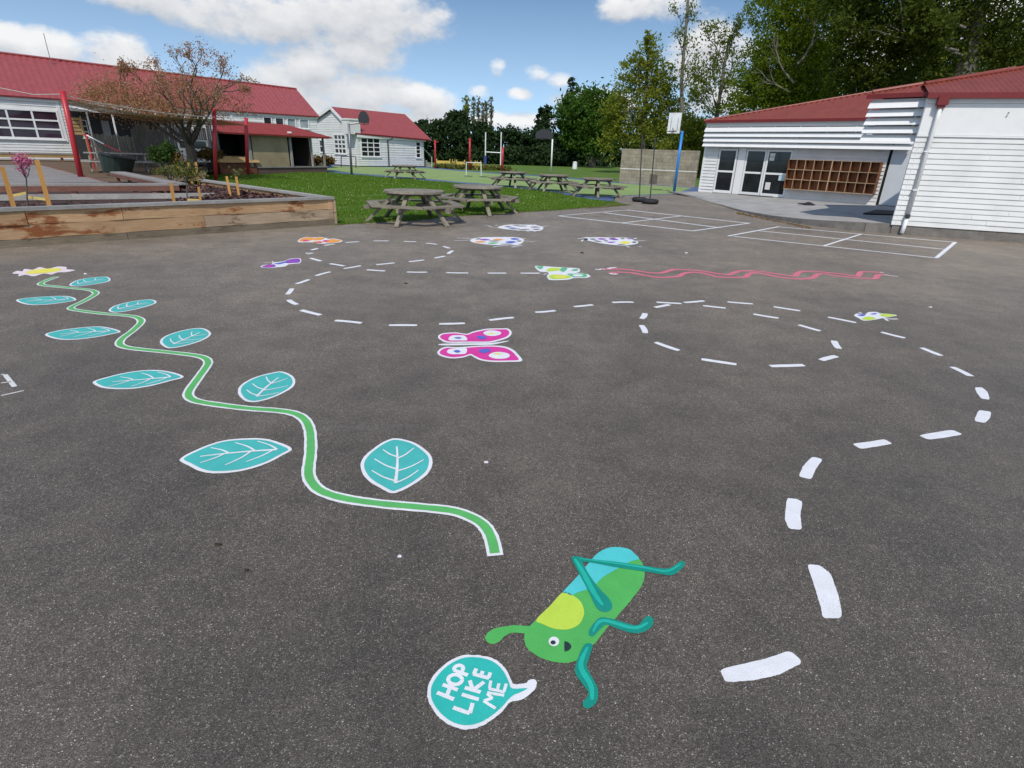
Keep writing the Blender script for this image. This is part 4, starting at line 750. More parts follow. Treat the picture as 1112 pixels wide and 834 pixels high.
# rubber mat and lost hat on the terrace
q = [G(937, 232.5, .23), G(952, 228.5, .23), G(985, 231, .23), G(975, 234, .23)]
mb = MB(); mb.add([v+UP*.004 for v in q]+[v+UP*.03 for v in q], [(3, 2, 1, 0), (4, 5, 6, 7), (0, 1, 5, 4), (1, 2, 6, 5), (2, 3, 7, 6), (3, 0, 4, 7)]); tag(mb.build('door_mat', RUBBER), 'black rubber mat lying on the terrace by the wing', 'mat')
pp = G(878, 222, .205); mb = MB(); mb.tube([pp+UP*(.0), pp+UP*.015, pp+UP*.05, pp+UP*.085], [.24, .22, .13, .05], 12); mb.box(pp+Vector((-.2, .1, .02)), (.3, .12, .03), .4); tag(mb.build('sun_hat', RUBBER, smooth=True), 'dark hat dropped on the concrete terrace in front of the shelves', 'hat')
# cubby shelves
CB = thing('cubby_shelf', 'wall hung wooden cubby shelves of thirty square pigeonholes beside the glass doors', 'shelves', FAC.at(5.75, .1, .62))
cs0, cs1, cz0, cz1, dd = 4.08, 7.52, .60, 1.76, .30
mb = MB(); FAC.slab(mb, cs0+.02, cs1-.02, cz0+.02, cz1-.02, .03, .045); mb.build('back_panel', CUBBY, CB)
mb = MB(); FAC.slab(mb, cs0, cs0+.02, cz0, cz1, .03, dd); mb.build('end_panel', CUBBY, CB); mb = MB(); FAC.slab(mb, cs1-.02, cs1, cz0, cz1, .03, dd); mb.build('end_panel', CUBBY, CB)
for i in range(4):
    z_ = cz0+(cz1-cz0)*i/3; mb = MB(); FAC.slab(mb, cs0+.02, cs1-.02, z_-.009, z_+.009, .046, dd-.003, 0); FAC.slab(mb, cs0+.02, cs1-.02, z_-.011, z_+.011, dd-.002, dd+.006, 1); mb.build('shelf_board', [CUBBY, CUBEDGE], CB)
for i in range(1, 10):
    s_ = cs0+(cs1-cs0)*i/10; mb = MB(); w_ = .016 if i == 5 else .008
    for r_ in range(3):
        a, b = cz0+(cz1-cz0)*r_/3+.012, cz0+(cz1-cz0)*(r_+1)/3-.012; FAC.slab(mb, s_-w_, s_+w_, a, b, .046, dd-.004, 0); FAC.slab(mb, s_-w_-.002, s_+w_+.002, a, b, dd-.003, dd+.004, 1)
    mb.build('divider', [CUBBY, CUBEDGE], CB)
# ------------------------------------------------------------------ long building on the left
LB0 = Wall(G(2, 104, 3.7), G(345, 127, 3.7)); S = LB0.hit
BL = thing('long_schoolhouse', 'long white weatherboard schoolhouse with red corrugated roof behind the copper tree', 'building', LB0.at(6, 0, 0))
def rect(w, x0, y0, x1, y1):
    a = w.hit(x0, y0); b = w.hit(x1, y1); return min(a[0], b[0]), max(a[0], b[0]), min(a[1], b[1]), max(a[1], b[1])
s_end = LB0.hit(344, 130)[0]
w1 = (S(-25, 120)[0], S(66, 135)[0], S(66, 152)[1], S(62, 120)[1])
ws = [rect(LB0, 285, 126.5, 296, 138), rect(LB0, 298, 127.5, 309, 139), rect(LB0, 311, 128.5, 322, 140), rect(LB0, 324.5, 129.5, 336, 141)]
ws = [(a, b, ws[0][2], ws[0][3]) for a, b, c, d in ws]
mb = MB(); LB0.boards_holes(mb, -8, s_end, .3, 3.7, [w1]+ws, exp=.16, lip=.022); LB0.slab(mb, -8, s_end, .3, 3.7, -.25, -.12); mb.build('wall', WALLW, BL)
window(LB0, BL, *w1, 3, 3, PLUMG, .10, .09)
PALEG = glass('pale_window_glass', (.16, .18, .19), .12)
for i, q in enumerate(ws): window(LB0, BL, *q, 1, 1, GLASS if i < 2 else PALEG, .06)
mb = MB(); LB0.slab(mb, w1[1], w1[1]+.16, w1[2]-.1, 3.6, 0, .04); mb.build('trim_board', TRIMW, BL)
mb = MB(); LB0.slab(mb, S(250, 125)[0], S(250, 125)[0]+.12, .3, 3.6, 0, .05); mb.build('trim_board', TRIMW, BL)
mb = MB(); e0 = LB0.at(s_end-.1, -.3, .3); LB0.slab(mb, s_end-.12, s_end, .3, 3.65, -7, -.26); mb.build('end_wall', WALLW, BL)
mb = MB(); LB0.slab(mb, -8.2, s_end+.1, 3.67, 3.74, .08, .2); mb.build('gutter', GUTTER, BL)
mb = MB(); LB0.slab(mb, -8.2, s_end+.05, 3.52, 3.66, .03, .075); mb.build('fascia', TRIMW, BL)
RW = LB0.off(-4.0); ra, rb = RW.hit(2, 58), RW.hit(322, 97)
k = (rb[1]-ra[1])/(rb[0]-ra[0]); z_at = lambda s: ra[1]+(s-ra[0])*k
mb = MB(); nn = int((rb[0]+8)/.08); V = []; Fs = []
eL, eR = -8.2, LB0.hit(346, 127)[0]
for i in range(nn+1):
    t = i/nn; h = .02*math.cos(i*1.5708); se = eL+(eR-eL)*t; sr = eL+(rb[0]-eL)*t
    V += [LB0.at(se, .2, 3.72+h), RW.at(sr, 0, z_at(sr)+h)]
mb.add(V, [(2*i, 2*i+2, 2*i+3, 2*i+1) for i in range(nn)]); rf = mb.build('roof', ROOF, BL, smooth=True)
mb = MB(); BW = LB0.off(-8.2); mb.add([LB0.at(eR, .2, 3.7), BW.at(eR, 0, 3.7), RW.at(rb[0], 0, z_at(rb[0])-.02)], [(0, 1, 2)]); mb.add([BW.at(eL, 0, 3.7), BW.at(eR, 0, 3.7), RW.at(rb[0], 0, z_at(rb[0])-.02), RW.at(eL, 0, z_at(eL)-.02)], [(0, 1, 2, 3)]); mb.build('hip_end', ROOF, rf)
mb = MB(); mb.tube([RW.at(eL, 0, z_at(eL)+.03), RW.at(rb[0], 0, z_at(rb[0])+.03)], .07, 8); mb.build('ridge_cap', ROOF, rf)
# lean-to porch
PW = LB0.off(1.8); pa = rect(PW, 77, 119, 152, 130)
mb = MB(); zr = PW.hit(110, 122)[1]; mb.hexa([LB0.at(pa[0], .03, zr+.25), PW.at(pa[0], 0, zr-.02), PW.at(pa[1]+2.5, 0, zr-.02), LB0.at(pa[1]+2.5, .03, zr+.25), LB0.at(pa[0], .03, zr+.3), PW.at(pa[0], 0, zr+.06), PW.at(pa[1]+2.5, 0, zr+.06), LB0.at(pa[1]+2.5, .03, zr+.3)]); po = mb.build('porch_roof', plain('pale_porch_roof', (.6, .6, .6), .6, .15, 3), BL)
for x, y in ((97, 135), (124, 135)):
    s_ = PW.hit(x, y)[0]; mb = MB(); PW.slab(mb, s_-.04, s_+.04, .4, zr-.03, -.06, .02); mb.build('porch_post', TRIMW, po)
mb = MB(); LB0.slab(mb, w1[1]+.4, w1[1]+5.2, .32, zr+.1, .03, .05); mb.build('porch_shade_sheet', plain('porch_shade_black', (.035, .035, .038), .7, .2, 4), BL)  # dark sheet on the wall stands in for shade under the porch roof
a = rect(LB0, 86, 130, 98, 150); window(LB0, BL, a[0], a[1], a[2], a[3], 1, 3, GLASS, .04, .04, .08)
a = rect(LB0, 109, 131, 122, 152); mb = MB(); LB0.slab(mb, a[0], a[1], a[2], a[3], .05, .09); mb.build('grey_door_panel', plain('grey_panel', (.3, .3, .31), .6, .1), BL)
mb = MB(); tv = RW.at(RW.hit(57, 80)[0], .6, 0); zt = RW.hit(57, 72)[1]-.4; mb.tube([Vector((tv.x, tv.y, zt-.6)), Vector((tv.x, tv.y, zt+2.1))], .02, 6); mb.build('roof_aerial', METAL, BL)
a = PW.hit(83, 137); mb = MB()
for i in range(5): PW.slab(mb, a[0]-.32, a[0]+.32, a[1]-.45+i*.19, a[1]-.31+i*.19, .02, .06)
for e in (-.3, .26): PW.slab(mb, a[0]+e, a[0]+e+.05, .42, a[1]+.55, -.02, .018)
tag(mb.build('slatted_stand', TANW), 'orange slatted timber stand under the porch beside the leaning red post', 'stand')
# ------------------------------------------------------------------ gabled classroom in the middle distance
Lc = G(387, 145.2, 2.75); Le = G(466, 152.8, 2.75); rg0 = G(361, 116, 5.0); rg1 = G(439.5, 124, 5.0)
Re_ = AT(460.5, 180, 60.5); MS = Wall(Lc, Re_); zR = MS.hit(460.5, 152.3)[1]; BM = thing('gabled_classroom', 'white weatherboard classroom with front gable, many paned windows and red roof', 'building', MS.at(3, 0, 0))
gl = G(340.5, 131, 3.85); GW = Wall(gl, Lc)
zb = MS.hit(430, 180)[1]
wA = rect(MS, 391, 149, 413.5, 170.5); wB = rect(MS, 451, 153.6, 457, 171.6)
mb = MB(); MS.boards_holes(mb, 0, MS.len, zb, zR, [wA, wB], exp=.2, lip=.03); MS.slab(mb, 0, MS.len, zb, zR, -.25, -.12); mb.build('side_wall', WALLW, BM)
window(MS, BM, *wA, 3, 4, GLASS, .08, .07); window(MS, BM, *wB, 1, 4, GLASS, .08, .07)
gh = GW.hit(361, 117); wC = rect(GW, 362.3, 145.5, 376.8, 167.5); wD = rect(GW, 341, 151.5, 354, 166)
mb = MB(); GW.boards_holes(mb, 0, GW.len, zb, 2.9, [wC, wD], exp=.2, lip=.03); GW.slab(mb, 0, GW.len, zb, 2.9, -.25, -.12)
z_ = 2.9; top = gh[1]-.12; zl = 3.8
while z_ < top-.02:
    z2 = min(top, z_+.2); t = lambda z: max(0, (z-zl)/(top-zl))
    l = lambda z: 0 if z < zl else gh[0]*t(z); r_ = lambda z: GW.len-(GW.len-gh[0])*(z-2.75)/(top-2.75)
    mb.hexa([GW.at(l(z_), -.1, z_), GW.at(l(z_), .03, z_), GW.at(r_(z_), .03, z_), GW.at(r_(z_), -.1, z_), GW.at(l(z2), -.1, z2), GW.at(l(z2), .008, z2), GW.at(r_(z2), .008, z2), GW.at(r_(z2), -.1, z2)]); z_ = z2
mb.build('gable_wall', WALLW, BM)
window(GW, BM, *wC, 3, 4, PALEG if False else GLASS, .1, .12); window(GW, BM, *wD, 2, 2, GLASS, .08, .07)
ap = GW.at(gh[0], .25, gh[1]); le = GW.at(-.25, .25, 3.72); re = GW.at(GW.len+.12, .25, 2.72)
mb = MB(); mb.bar(ap, le, .05, .25); mb.build('barge_board', TRIMW, BM); mb = MB(); mb.bar(ap+UP*.003, re, .05, .25); mb.build('barge_board', TRIMW, BM)
h_ = MS.hit(466, 152.8); er = MS.at(h_[0], .3, h_[1]); V = []; nn = 220
for i in range(nn+1):
    t = i/nn; h = .02*math.cos(i*1.5708); V += [re.lerp(er, t)+UP*(.1+h), (ap+UP*.08).lerp(rg1, t)+UP*h]
mb = MB(); mb.add(V, [(2*i, 2*i+2, 2*i+3, 2*i+1) for i in range(nn)]); rf = mb.build('roof', ROOF, BM, smooth=True)
back = Vector((-MS.n.x, -MS.n.y, 0)); bl = rg1+back*5-UP*2.2
mb = MB(); mb.add([er+UP*.1, rg1, er+back*9+UP*.1], [(0, 1, 2)]); mb.add([ap+UP*.08, rg1, er+back*9+UP*.1, le+back*2+UP*.1, le+UP*.1], [(0, 1, 2, 3, 4)]); mb.build('rear_slope', ROOF, rf, tri=True)
mb = MB(); mb.bar(re+UP*.02, er+UP*.02, .12, .1); mb.build('gutter', GUTTER, BM); mb = MB(); mb.bar(MS.at(-.05, .1, 2.58), MS.at(MS.len+.2, .1, zR-.02), .14, .22); mb.build('eave_board', TRIMW, BM)
s_ = MS.hit(421, 165)[0]; mb = MB(); mb.tube([MS.at(s_+.5, .22, 2.5), MS.at(s_, .08, 2.3), MS.at(s_, .08, zb)], .05, 8); mb.build('downpipe', DMETAL, BM)
mb = MB(); MS.slab(mb, -.1, MS.len, zb-.5, zb+.01, -.2, -.01); GW.slab(mb, 0, GW.len, zb-.5, zb+.01, -.2, -.012); mb.build('foundation', KERB, BM)
c = rect(MS, 377.5, 130, 391, 146); mb = MB(); MS.slab(mb, c[0], c[1], 2.7, c[3], -.9, .1); ch = mb.build('chimney', WALLW, BM); mb = MB(); MS.slab(mb, c[0]-.06, c[1]+.06, c[3], c[3]+.12, -.96, .16); mb.build('chimney_cap', TRIMW, ch)
mb = MB(); c = G(467, 180, 0); 
# steps with white handrail at the end of the classroom
ST = thing('entry_steps', 'small steps with white handrails at the far end of the gabled classroom', 'steps', MS.at(MS.len+.8, -1, zb))
for i in range(4):
    mb = MB(); MS.slab(mb, MS.len+.25+i*.3, MS.len+.55+i*.3, zb-.4, zb+.72-i*.2, -1.6, -.4); mb.build('step', CONC, ST)
for d_ in (-1.65, -.35):
    mb = MB(); mb.tube([MS.at(MS.len+.3, d_, zb+1.65), MS.at(MS.len+1.45, d_, zb+.85), MS.at(MS.len+1.45, d_, zb-.3)], .03, 6); mb.build('handrail', TRIMW, ST)
# ------------------------------------------------------------------ little outdoor stage
SW = Wall(G(236, 189), G(356, 187)); T = SW.hit; BK = SW.off(-2.2)
SG = thing('playground_stage', 'open timber playground stage with a low red roof, beige panel and dark openings', 'stage', SW.at(3, 0, 0))
a = rect(SW, 238, 177, 280, 189); mb = MB(); SW.slab(mb, a[0], a[1], -.02, a[3], -1.2, 0); mb.build('counter_base', BROWNB, SG)
b = rect(SW, 236, 169.5, 281, 176.5); mb = MB(); mb.hexa([SW.at(b[0], -.5, b[2]), SW.at(b[0], .12, b[2]), SW.at(b[1], .12, b[2]), SW.at(b[1], -.5, b[2]), SW.at(b[0], -.9, b[3]), SW.at(b[0], -.15, b[3]), SW.at(b[1], -.15, b[3]), SW.at(b[1], -.9, b[3])]); mb.build('counter', TANW, SG)
pl = rect(SW, 280.3, 181, 356, 188); mb = MB(); SW.slab(mb, pl[0], pl[1], -.02, T(320, 182)[1], -2.5, -.02); mb.build('platform', PLUMB, SG)
zt = T(320, 182)[1]; mb = MB(); SW.slab(mb, pl[0]-.05, pl[1]+.05, zt, zt+.07, -2.5, .03); mb.build('platform_edge', CAPG, SG)
zr = T(300, 146)[1]; zc = zt+.07
pn = rect(SW, 272, 145, 315, 180); mb = MB(); SW.slab(mb, pn[0], pn[1], zc, zr, -.06, 0); mb.build('front_panel', PLY, SG)
for x0, x1 in ((270.3, 272.2), (315, 317)):
    q = rect(SW, x0, 145, x1, 180); mb = MB(); SW.slab(mb, q[0], q[1], zc, zr, -.08, .03); mb.build('post', CAPG, SG)
q = rect(SW, 236, 143, 270, 169); mb = MB(); SW.slab(mb, BK.hit(238.5, 160)[0]+.06, q[1]+2.6, b[3]-.6, zr+.1, -2.2, -2.1); sbl = BK.hit(238.5, 160)[0]; mb.hexa([SW.at(q[0], -.02, b[3]-.5), SW.at(q[0]+.06, -.02, b[3]-.5), BK.at(sbl+.06, 0, b[3]-.5), BK.at(sbl, 0, b[3]-.5), SW.at(q[0], -.02, zr), SW.at(q[0]+.06, -.02, zr), BK.at(sbl+.06, 0, zr), BK.at(sbl, 0, zr)]); SW.slab(mb, q[1]+2.6, q[1]+2.66, b[3]-.6, zr+.1, -2.2, -1.25); mb.build('dark_back_wall', DARK, SG)  # near-black lining paints in the shade within the left opening
q = rect(SW, 317, 150, 338, 181); mb = MB(); SW.slab(mb, q[0], q[1]+2, zc, zr, -2.4, -2.3); SW.slab(mb, q[1], q[1]+.08, zc, zr, -2.3, -.05); SW.slab(mb, pn[0], pn[1], zc, zr, -1.2, -1.1); mb.build('dark_side_wall', plain('stage_shade_brown', (.025, .018, .015), .8, .3, 6), SG)  # near-black brown paints in the shade inside the doorway
q = rect(SW, 316, 147, 356, 149); mb = MB(); SW.slab(mb, T(271, 147)[0], T(356, 147)[0], zr-.12, zr, -.05, .05); mb.build('beam', TANW, SG)
for x in (338.8, 352):
    q = rect(SW, x-.8, 150, x+.8, 180); mb = MB(); SW.slab(mb, q[0], q[1], zc, zr-.1, -.1, .02); mb.build('post', CAPG, SG)
r0, r1 = T(233, 145)[0], T(357, 149)[0]; zf = T(300, 142)[1]; pk = T(311, 135.3)
rk = pk[1]; RW2 = SW.off(-1.4); ra_, rb_ = RW2.hit(237, 137.5)[0], RW2.hit(311, 135.3); rz = rb_[1]
mb = MB(); A_, B_, C_, D_ = SW.at(r0, .35, zr-.02), SW.at(r1, .35, zr-.02), RW2.at(rb_[0], 0, rz), RW2.at(ra_-.3, 0, rz)
mb.add([A_, B_, C_, D_], [(0, 1, 2, 3)]); E_ = BK.at(BK.hit(236, 140)[0], -.2, zr-.02); mb.add([B_, SW.at(r1, -2.4, zr-.02), C_], [(0, 1, 2)]); mb.add([D_, C_, SW.at(r1, -2.4, zr-.02), E_], [(0, 1, 2, 3)]); mb.add([A_, D_, E_], [(0, 1, 2)])
ro = mb.build('roof', plain('red_stage_roof', (.25, .028, .022), .6, .15, 2), SG)
mb = MB(); SW.slab(mb, r0, r1, zr-.1, zr-.025, .3, .34); mb.build('roof_edge', plain('red_stage_roof', (.33, .035, .03)), ro)
q = rect(SW, 311, 137.6, 314.5, 140.2); mb = MB(); nrm = ((C_-B_).cross(A_-B_)).normalized(); cc = (A_+B_+C_+D_)/4; cc = SW.at(T(312.5, 140)[0], .1, zr-.02+(rz-zr)*(.25/1.75)); mb.box(cc+UP*.08, (.22, .22, .1), .6); mb.build('roof_vent', TRIMW, ro)
# ------------------------------------------------------------------ block wall, posts, goals, hoops
bw = Wall(G(672, 198.5), G(754, 203.3)); zt = 2.12; mb = MB()
bo = thing('block_wall', 'freestanding buff concrete block wall with a painted white line beside the court', 'wall', bw.at(2.4, 0, 0))
me_ = MB(); me_.box((0, 0, zt/2), (bw.len, zt, .2)); o = MB()
for v in (0,):
    L_ = bw.len; o.hexa([Vector((0, 0, 0)), Vector((L_, 0, 0)), Vector((L_, 0, -.2)), Vector((0, 0, -.2)), Vector((0, zt, 0)), Vector((L_, zt, 0)), Vector((L_, zt, -.2)), Vector((0, zt, -.2))])
wl = o.build('block_face', BLOCK, bo); wl.matrix_local = Matrix.Translation(bw.at(0, 0, -.02)-bo.location) @ Matrix((bw.u, UP, bw.n)).transposed().to_4x4()
for v in wl.data.vertices: v.co += Vector(bo.location)
mb = MB(); zl_ = bw.hit(700, 184)[1]; bw.slab(mb, 0, bw.len, zl_-.025, zl_+.025, .001, .005); mb.build('white_line', OLDWHITE, bo)
mb = MB(); q = rect(bw, 706, 189, 713, 200); bw.slab(mb, q[0], q[1], q[2], q[3], .001, .004); mb.build('dark_patch', plain('dark_block_patch', (.12, .10, .08), .9, .4, 9), bo)  # patch of darker colour on the block face
def red_post(x, y, top_xy, z0, r, label, lean=True):
    b_ = G(x, y, z0); d = ray(*top_xy); t = b_.xy.length/Vector((d.x, d.y)).length; tp = CAM+d*t
    mb = MB(); mb.tube([b_-UP*.05, b_.lerp(tp, .5), tp], r, 14); o_ = tag(mb.build('shade_post', POSTRED, smooth=True), label, 'post', 'round red painted posts'); return b_, tp
pA = red_post(87.8, 192.3, (67.8, 98.5), .45, .085, 'leaning red round post standing on the timber deck beside the green bin')
pB = red_post(234.3, 197, (232.5, 118), 0, .085, 'tall red round post at the back corner of the planter, left of the stage')
pC = red_post(268.8, 190.6, (267.3, 128), 0, .095, 'red round post standing right in front of the stage counter')
pD = red_post(473, 182.8, (472.3, 152), 0, .075, 'red round post closest to the end of the gabled classroom')
pE = red_post(510, 184, (510.3, 150), 0, .095, 'tallest distant red round post between the rugby goal and the gabled classroom')
pF = red_post(545, 185.5, (546.2, 160), 0, .105, 'short stout red round post beside the rugby goal')
mb = MB(); mb.bar(pD[1]+Vector((-.1, 0, -.15)), pD[1]+Vector((.35, 0, -.15)), .06, .06); tag(mb.build('post_bracket', POSTRED), 'small red bracket on top of the post nearest the gabled classroom', 'bracket')
# shade sail strung between the posts
A_ = pA[1]-UP*.22; B_ = pB[1]-UP*.42; C_ = pC[1]-UP*.36; D_ = LB0.at(LB0.hit(63, 113)[0], .12, LB0.hit(63, 110.5)[1])
mb = MB(); nu, nv = 16, 8
for i in range(nu+1):
    for j in range(nv+1):
        s, t = i/nu, j/nv; p = A_.lerp(B_, s).lerp(D_.lerp(C_, s), t); sag = -.16*math.sin(math.pi*s)*(1-t)-.42*math.sin(math.pi*s)*t
        inset = .25*math.sin(math.pi*s); mb.v.append(tuple(p+UP*sag))
for i in range(nu):
    for j in range(nv): a = i*(nv+1)+j; mb.f.append((a, a+nv+1, a+nv+2, a+1)); mb.mi.append(0)
sail = mb.build('shade_sail', SAIL, smooth=True); tag(sail, 'olive brown shade sail stretched between the red posts, seen almost edge on', 'shade sail')
md = sail.modifiers.new('thickness', 'SOLIDIFY'); md.thickness = .02
mb = MB(); n0 = LB0.hit(-30, 93); P_ = [A_+UP*.1]+[A_.lerp(B_, s)+UP*(.06-.10*math.sin(math.pi*s)) for s in (.1, .3, .5, .7, .9)]+[B_+UP*.06]; mb.tube(P_, .014, 6); sr = mb.build('edge_rope', plain('pale_rope', (.5, .47, .4), .8, .15, 30), sail)
mb = MB(); q = ray(0, 94.5); e = CAM+q*(19.0/q.y); mb.tube([A_+UP*.12, A_.lerp(e, .5)-UP*.05, e+(e-A_)*.6], .014, 6); tag(mb.build('guy_rope', plain('pale_rope', (.5, .47, .4))), 'pale rope running from the leaning red post out of the left edge', 'rope')
# basketball hoops
def hoop(name, label, base, top, pole_mat, r, arm_to, board, board_mat, bw_, bh_, yaw, fan=False, markings=False):
    o_ = thing(name, label, 'basketball hoop', base)
    mb = MB(); mb.tube([base-UP*.02, top], r, 12); mb.build('pole', pole_mat, o_, smooth=True)
    mb = MB(); mb.tube([top-UP*.03, arm_to], r*.7, 8); mb.build('arm', METAL, o_)
    ax = Matrix.Rotation(yaw, 3, 'Z'); f_ = ax @ Vector((0, -1, 0)); x_ = ax @ Vector((1, 0, 0))
    mb = MB()
    if fan:
        prof = [(-.5, -.32), (.5, -.32), (.56, -.05), (.48, .2), (.28, .42), (0, .5), (-.28, .42), (-.48, .2), (-.56, -.05)]
        n = len(prof); V = [board+x_*(a*bw_)+UP*(b*bh_) for a, b in prof]; mb.add(V+[v-f_*.04 for v in V], [tuple(range(n)), tuple(range(2*n-1, n-1, -1))]+[(i, (i+1) % n, (i+1) % n+n, i+n) for i in range(n)][::1])
    else: mb.box(board, (bw_, .04, bh_), yaw)
    bd = mb.build('backboard', board_mat, o_)
    if markings:
        mb = MB()
        for q0, q1 in (((-.28, -.38), (.3, -.38)), ((-.28, -.38), (-.24, .3)), ((.3, -.38), (.28, .25))): mb.bar(board+f_*.023+x_*(q0[0]*bw_)+UP*(q0[1]*bh_), board+f_*.023+x_*(q1[0]*bw_)+UP*(q1[1]*bh_), .03, .006, up=f_)
        mb.build('board_lines', plain('faded_grey_lines', (.3, .3, .34), .7, .2), bd)
    rc = board+f_*.28-UP*(bh_*.42); mb = MB(); mb.tube([rc+Vector((.22*math.cos(k*.5236), .22*math.sin(k*.5236), 0)) for k in range(13)], .015, 6); mb.tube([board-UP*(bh_*.42), rc+(board-rc).normalized()*.2-UP*0], .02, 6); rim = mb.build('rim', DMETAL, o_)
    return o_
def up_at(b_, x, y):
    d = ray(x, y); t = b_.xy.length/Vector((d.x, d.y)).length; return CAM+d*t
b_ = G(382, 190.2); hoop('basketball_hoop', 'grey pole with a black fan shaped backboard in front of the gabled classroom', b_, up_at(b_, 378.6, 134), METAL, .075, up_at(b_, 391, 133.5), up_at(b_, 395, 128.5), DMETAL, .62, .85, .45, fan=True)
b_ = G(598.3, 187.5); hoop('basketball_hoop', 'white pole with a dark fan shaped backboard on the far side of the court', b_, up_at(b_, 600, 151), BOARDW, .07, up_at(b_, 596, 150), up_at(b_, 591, 146.5), plain('dark_backboard', (.03, .03, .035), .5), 1.5, 1.0, -.15, fan=True)
b_ = G(731.8, 209.2); tp = up_at(b_, 741, 142.5); hoop('basketball_hoop', 'leaning bright blue pole with a square white backboard in front of the block wall', b_, tp, BLUEP, .07, up_at(b_, 731, 142.8)-Vector((0, .2, 0)), up_at(b_, 731, 134)-Vector((0, .25, 0)), BOARDW, .62, .92, -.55, markings=True)
# tyre based posts
def tyre_post(x, y, tx, ty, label, r=.30, low=.07):
    b_ = G(x, y); o_ = thing('tyre_post', label, 'net post', b_, 'poles standing in tyres')
    mb = MB(); n, m_ = 28, 10
    for i in range(n):
        a = i*6.2832/n
        for j in range(m_):
            c_ = j*6.2832/m_; rr = r-.1+.085*math.cos(c_)*(1.12 if abs(math.cos(c_)) > .8 else 1); mb.v.append((b_.x+rr*math.cos(a), b_.y+rr*math.sin(a), .09+.085*math.sin(c_)))
    for i in range(n):
        for j in range(m_): mb.f.append((i*m_+j, ((i+1) % n)*m_+j, ((i+1) % n)*m_+(j+1) % m_, i*m_+(j+1) % m_)); mb.mi.append(0)
    mb.build('tyre', RUBBER, o_, smooth=True)
    mb = MB(); mb.tube([b_+UP*.0, b_+UP*.1], r-.1, 16); mb.build('concrete_fill', KERB, o_)
    mb = MB(); mb.tube([b_+UP*.05, up_at(b_, tx, ty)], .022, 8); mb.build('pole', DMETAL, o_)
tyre_post(694, 219, 697.5, 146, 'thin black pole standing in a tyre, farther and left of the two')
tyre_post(705.5, 221.3, 711.5, 150, 'thin black pole standing in a tyre, nearer and right of the two', .34)
# rugby goal on the paddock
b0, b1 = G(527, 178.3), G(543.6, 178.8); b1 = b0+(b1-b0); b1.y = b0.y
RG = thing('rugby_goal', 'white rugby goal posts with blue padding on the far paddock', 'rugby goal', b0.lerp(b1, .5))
for b_, tx in ((b0, 527.4), (b1, 544.4)):
    mb = MB(); mb.tube([b_-UP*.05, up_at(b_, tx, 143.5)], .08, 8); mb.build('upright', BOARDW, RG)
mb = MB(); mb.tube([up_at(b0, 527.2, 165), up_at(b1, 544, 166)], .06, 8); mb.build('crossbar', BOARDW, RG)
mb = MB(); mb.tube([b0+UP*.05, up_at(b0, 527.1, 169)], .2, 10); mb.build('post_padding', plain('blue_padding', (.03, .05, .22), .6), RG)
# small white goal frame on the court
def frame_goal(x0, x1, yb, yt, label, mat, r=.026, feet=True):
    a_, b_ = G(x0, yb), G(x1, yb+.7); o_ = thing('small_goal', label, 'goal frame', a_.lerp(b_, .5)); ta, tb = up_at(a_, x0, yt), up_at(b_, x1, yt+.4)
    mb = MB(); mb.tube([a_, ta], r, 6); mb.build('post', mat, o_); mb = MB(); mb.tube([b_, tb], r, 6); mb.build('post', mat, o_); mb = MB(); mb.tube([ta, tb], r, 6); mb.build('crossbar', mat, o_)
    if feet:
        for p_ in (a_, b_): mb = MB(); mb.tube([p_+Vector((-.1, -.05, .03)), p_+Vector((.45, -.25, .03))], r, 6); mb.build('foot', DMETAL, o_)
frame_goal(506.3, 522.5, 191.5, 176.3, 'small white goal frame standing on the green court', BOARDW)
frame_goal(370.5, 386.5, 181.6, 169.8, 'low dark goal frame in front of the gabled classroom windows', DMETAL, .04, False)
# yellow edged garden by the far side of the court
YG = G(500, 182); mb = MB()
yg = thing('yellow_garden_fence', 'low yellow timber edging with short panels along the far side of the court', 'low fence', YG)
for x0, x1, y0 in ((474, 489, 181.3), (491, 494, 182), (495.5, 505, 182.6), (511, 516, 183.5), (517.5, 522, 184.2)):
    a_, b_ = G(x0, y0), G(x1, y0+.4); pw_ = Wall(a_, b_); mb = MB(); pw_.slab(mb, 0, pw_.len, .35, .62, 0, .06)
    for q_ in (0, pw_.len-.08): pw_.slab(mb, q_, q_+.08, -.02, .8, -.05, .0)
    mb.build('fence_panel', YELLOWP, yg)
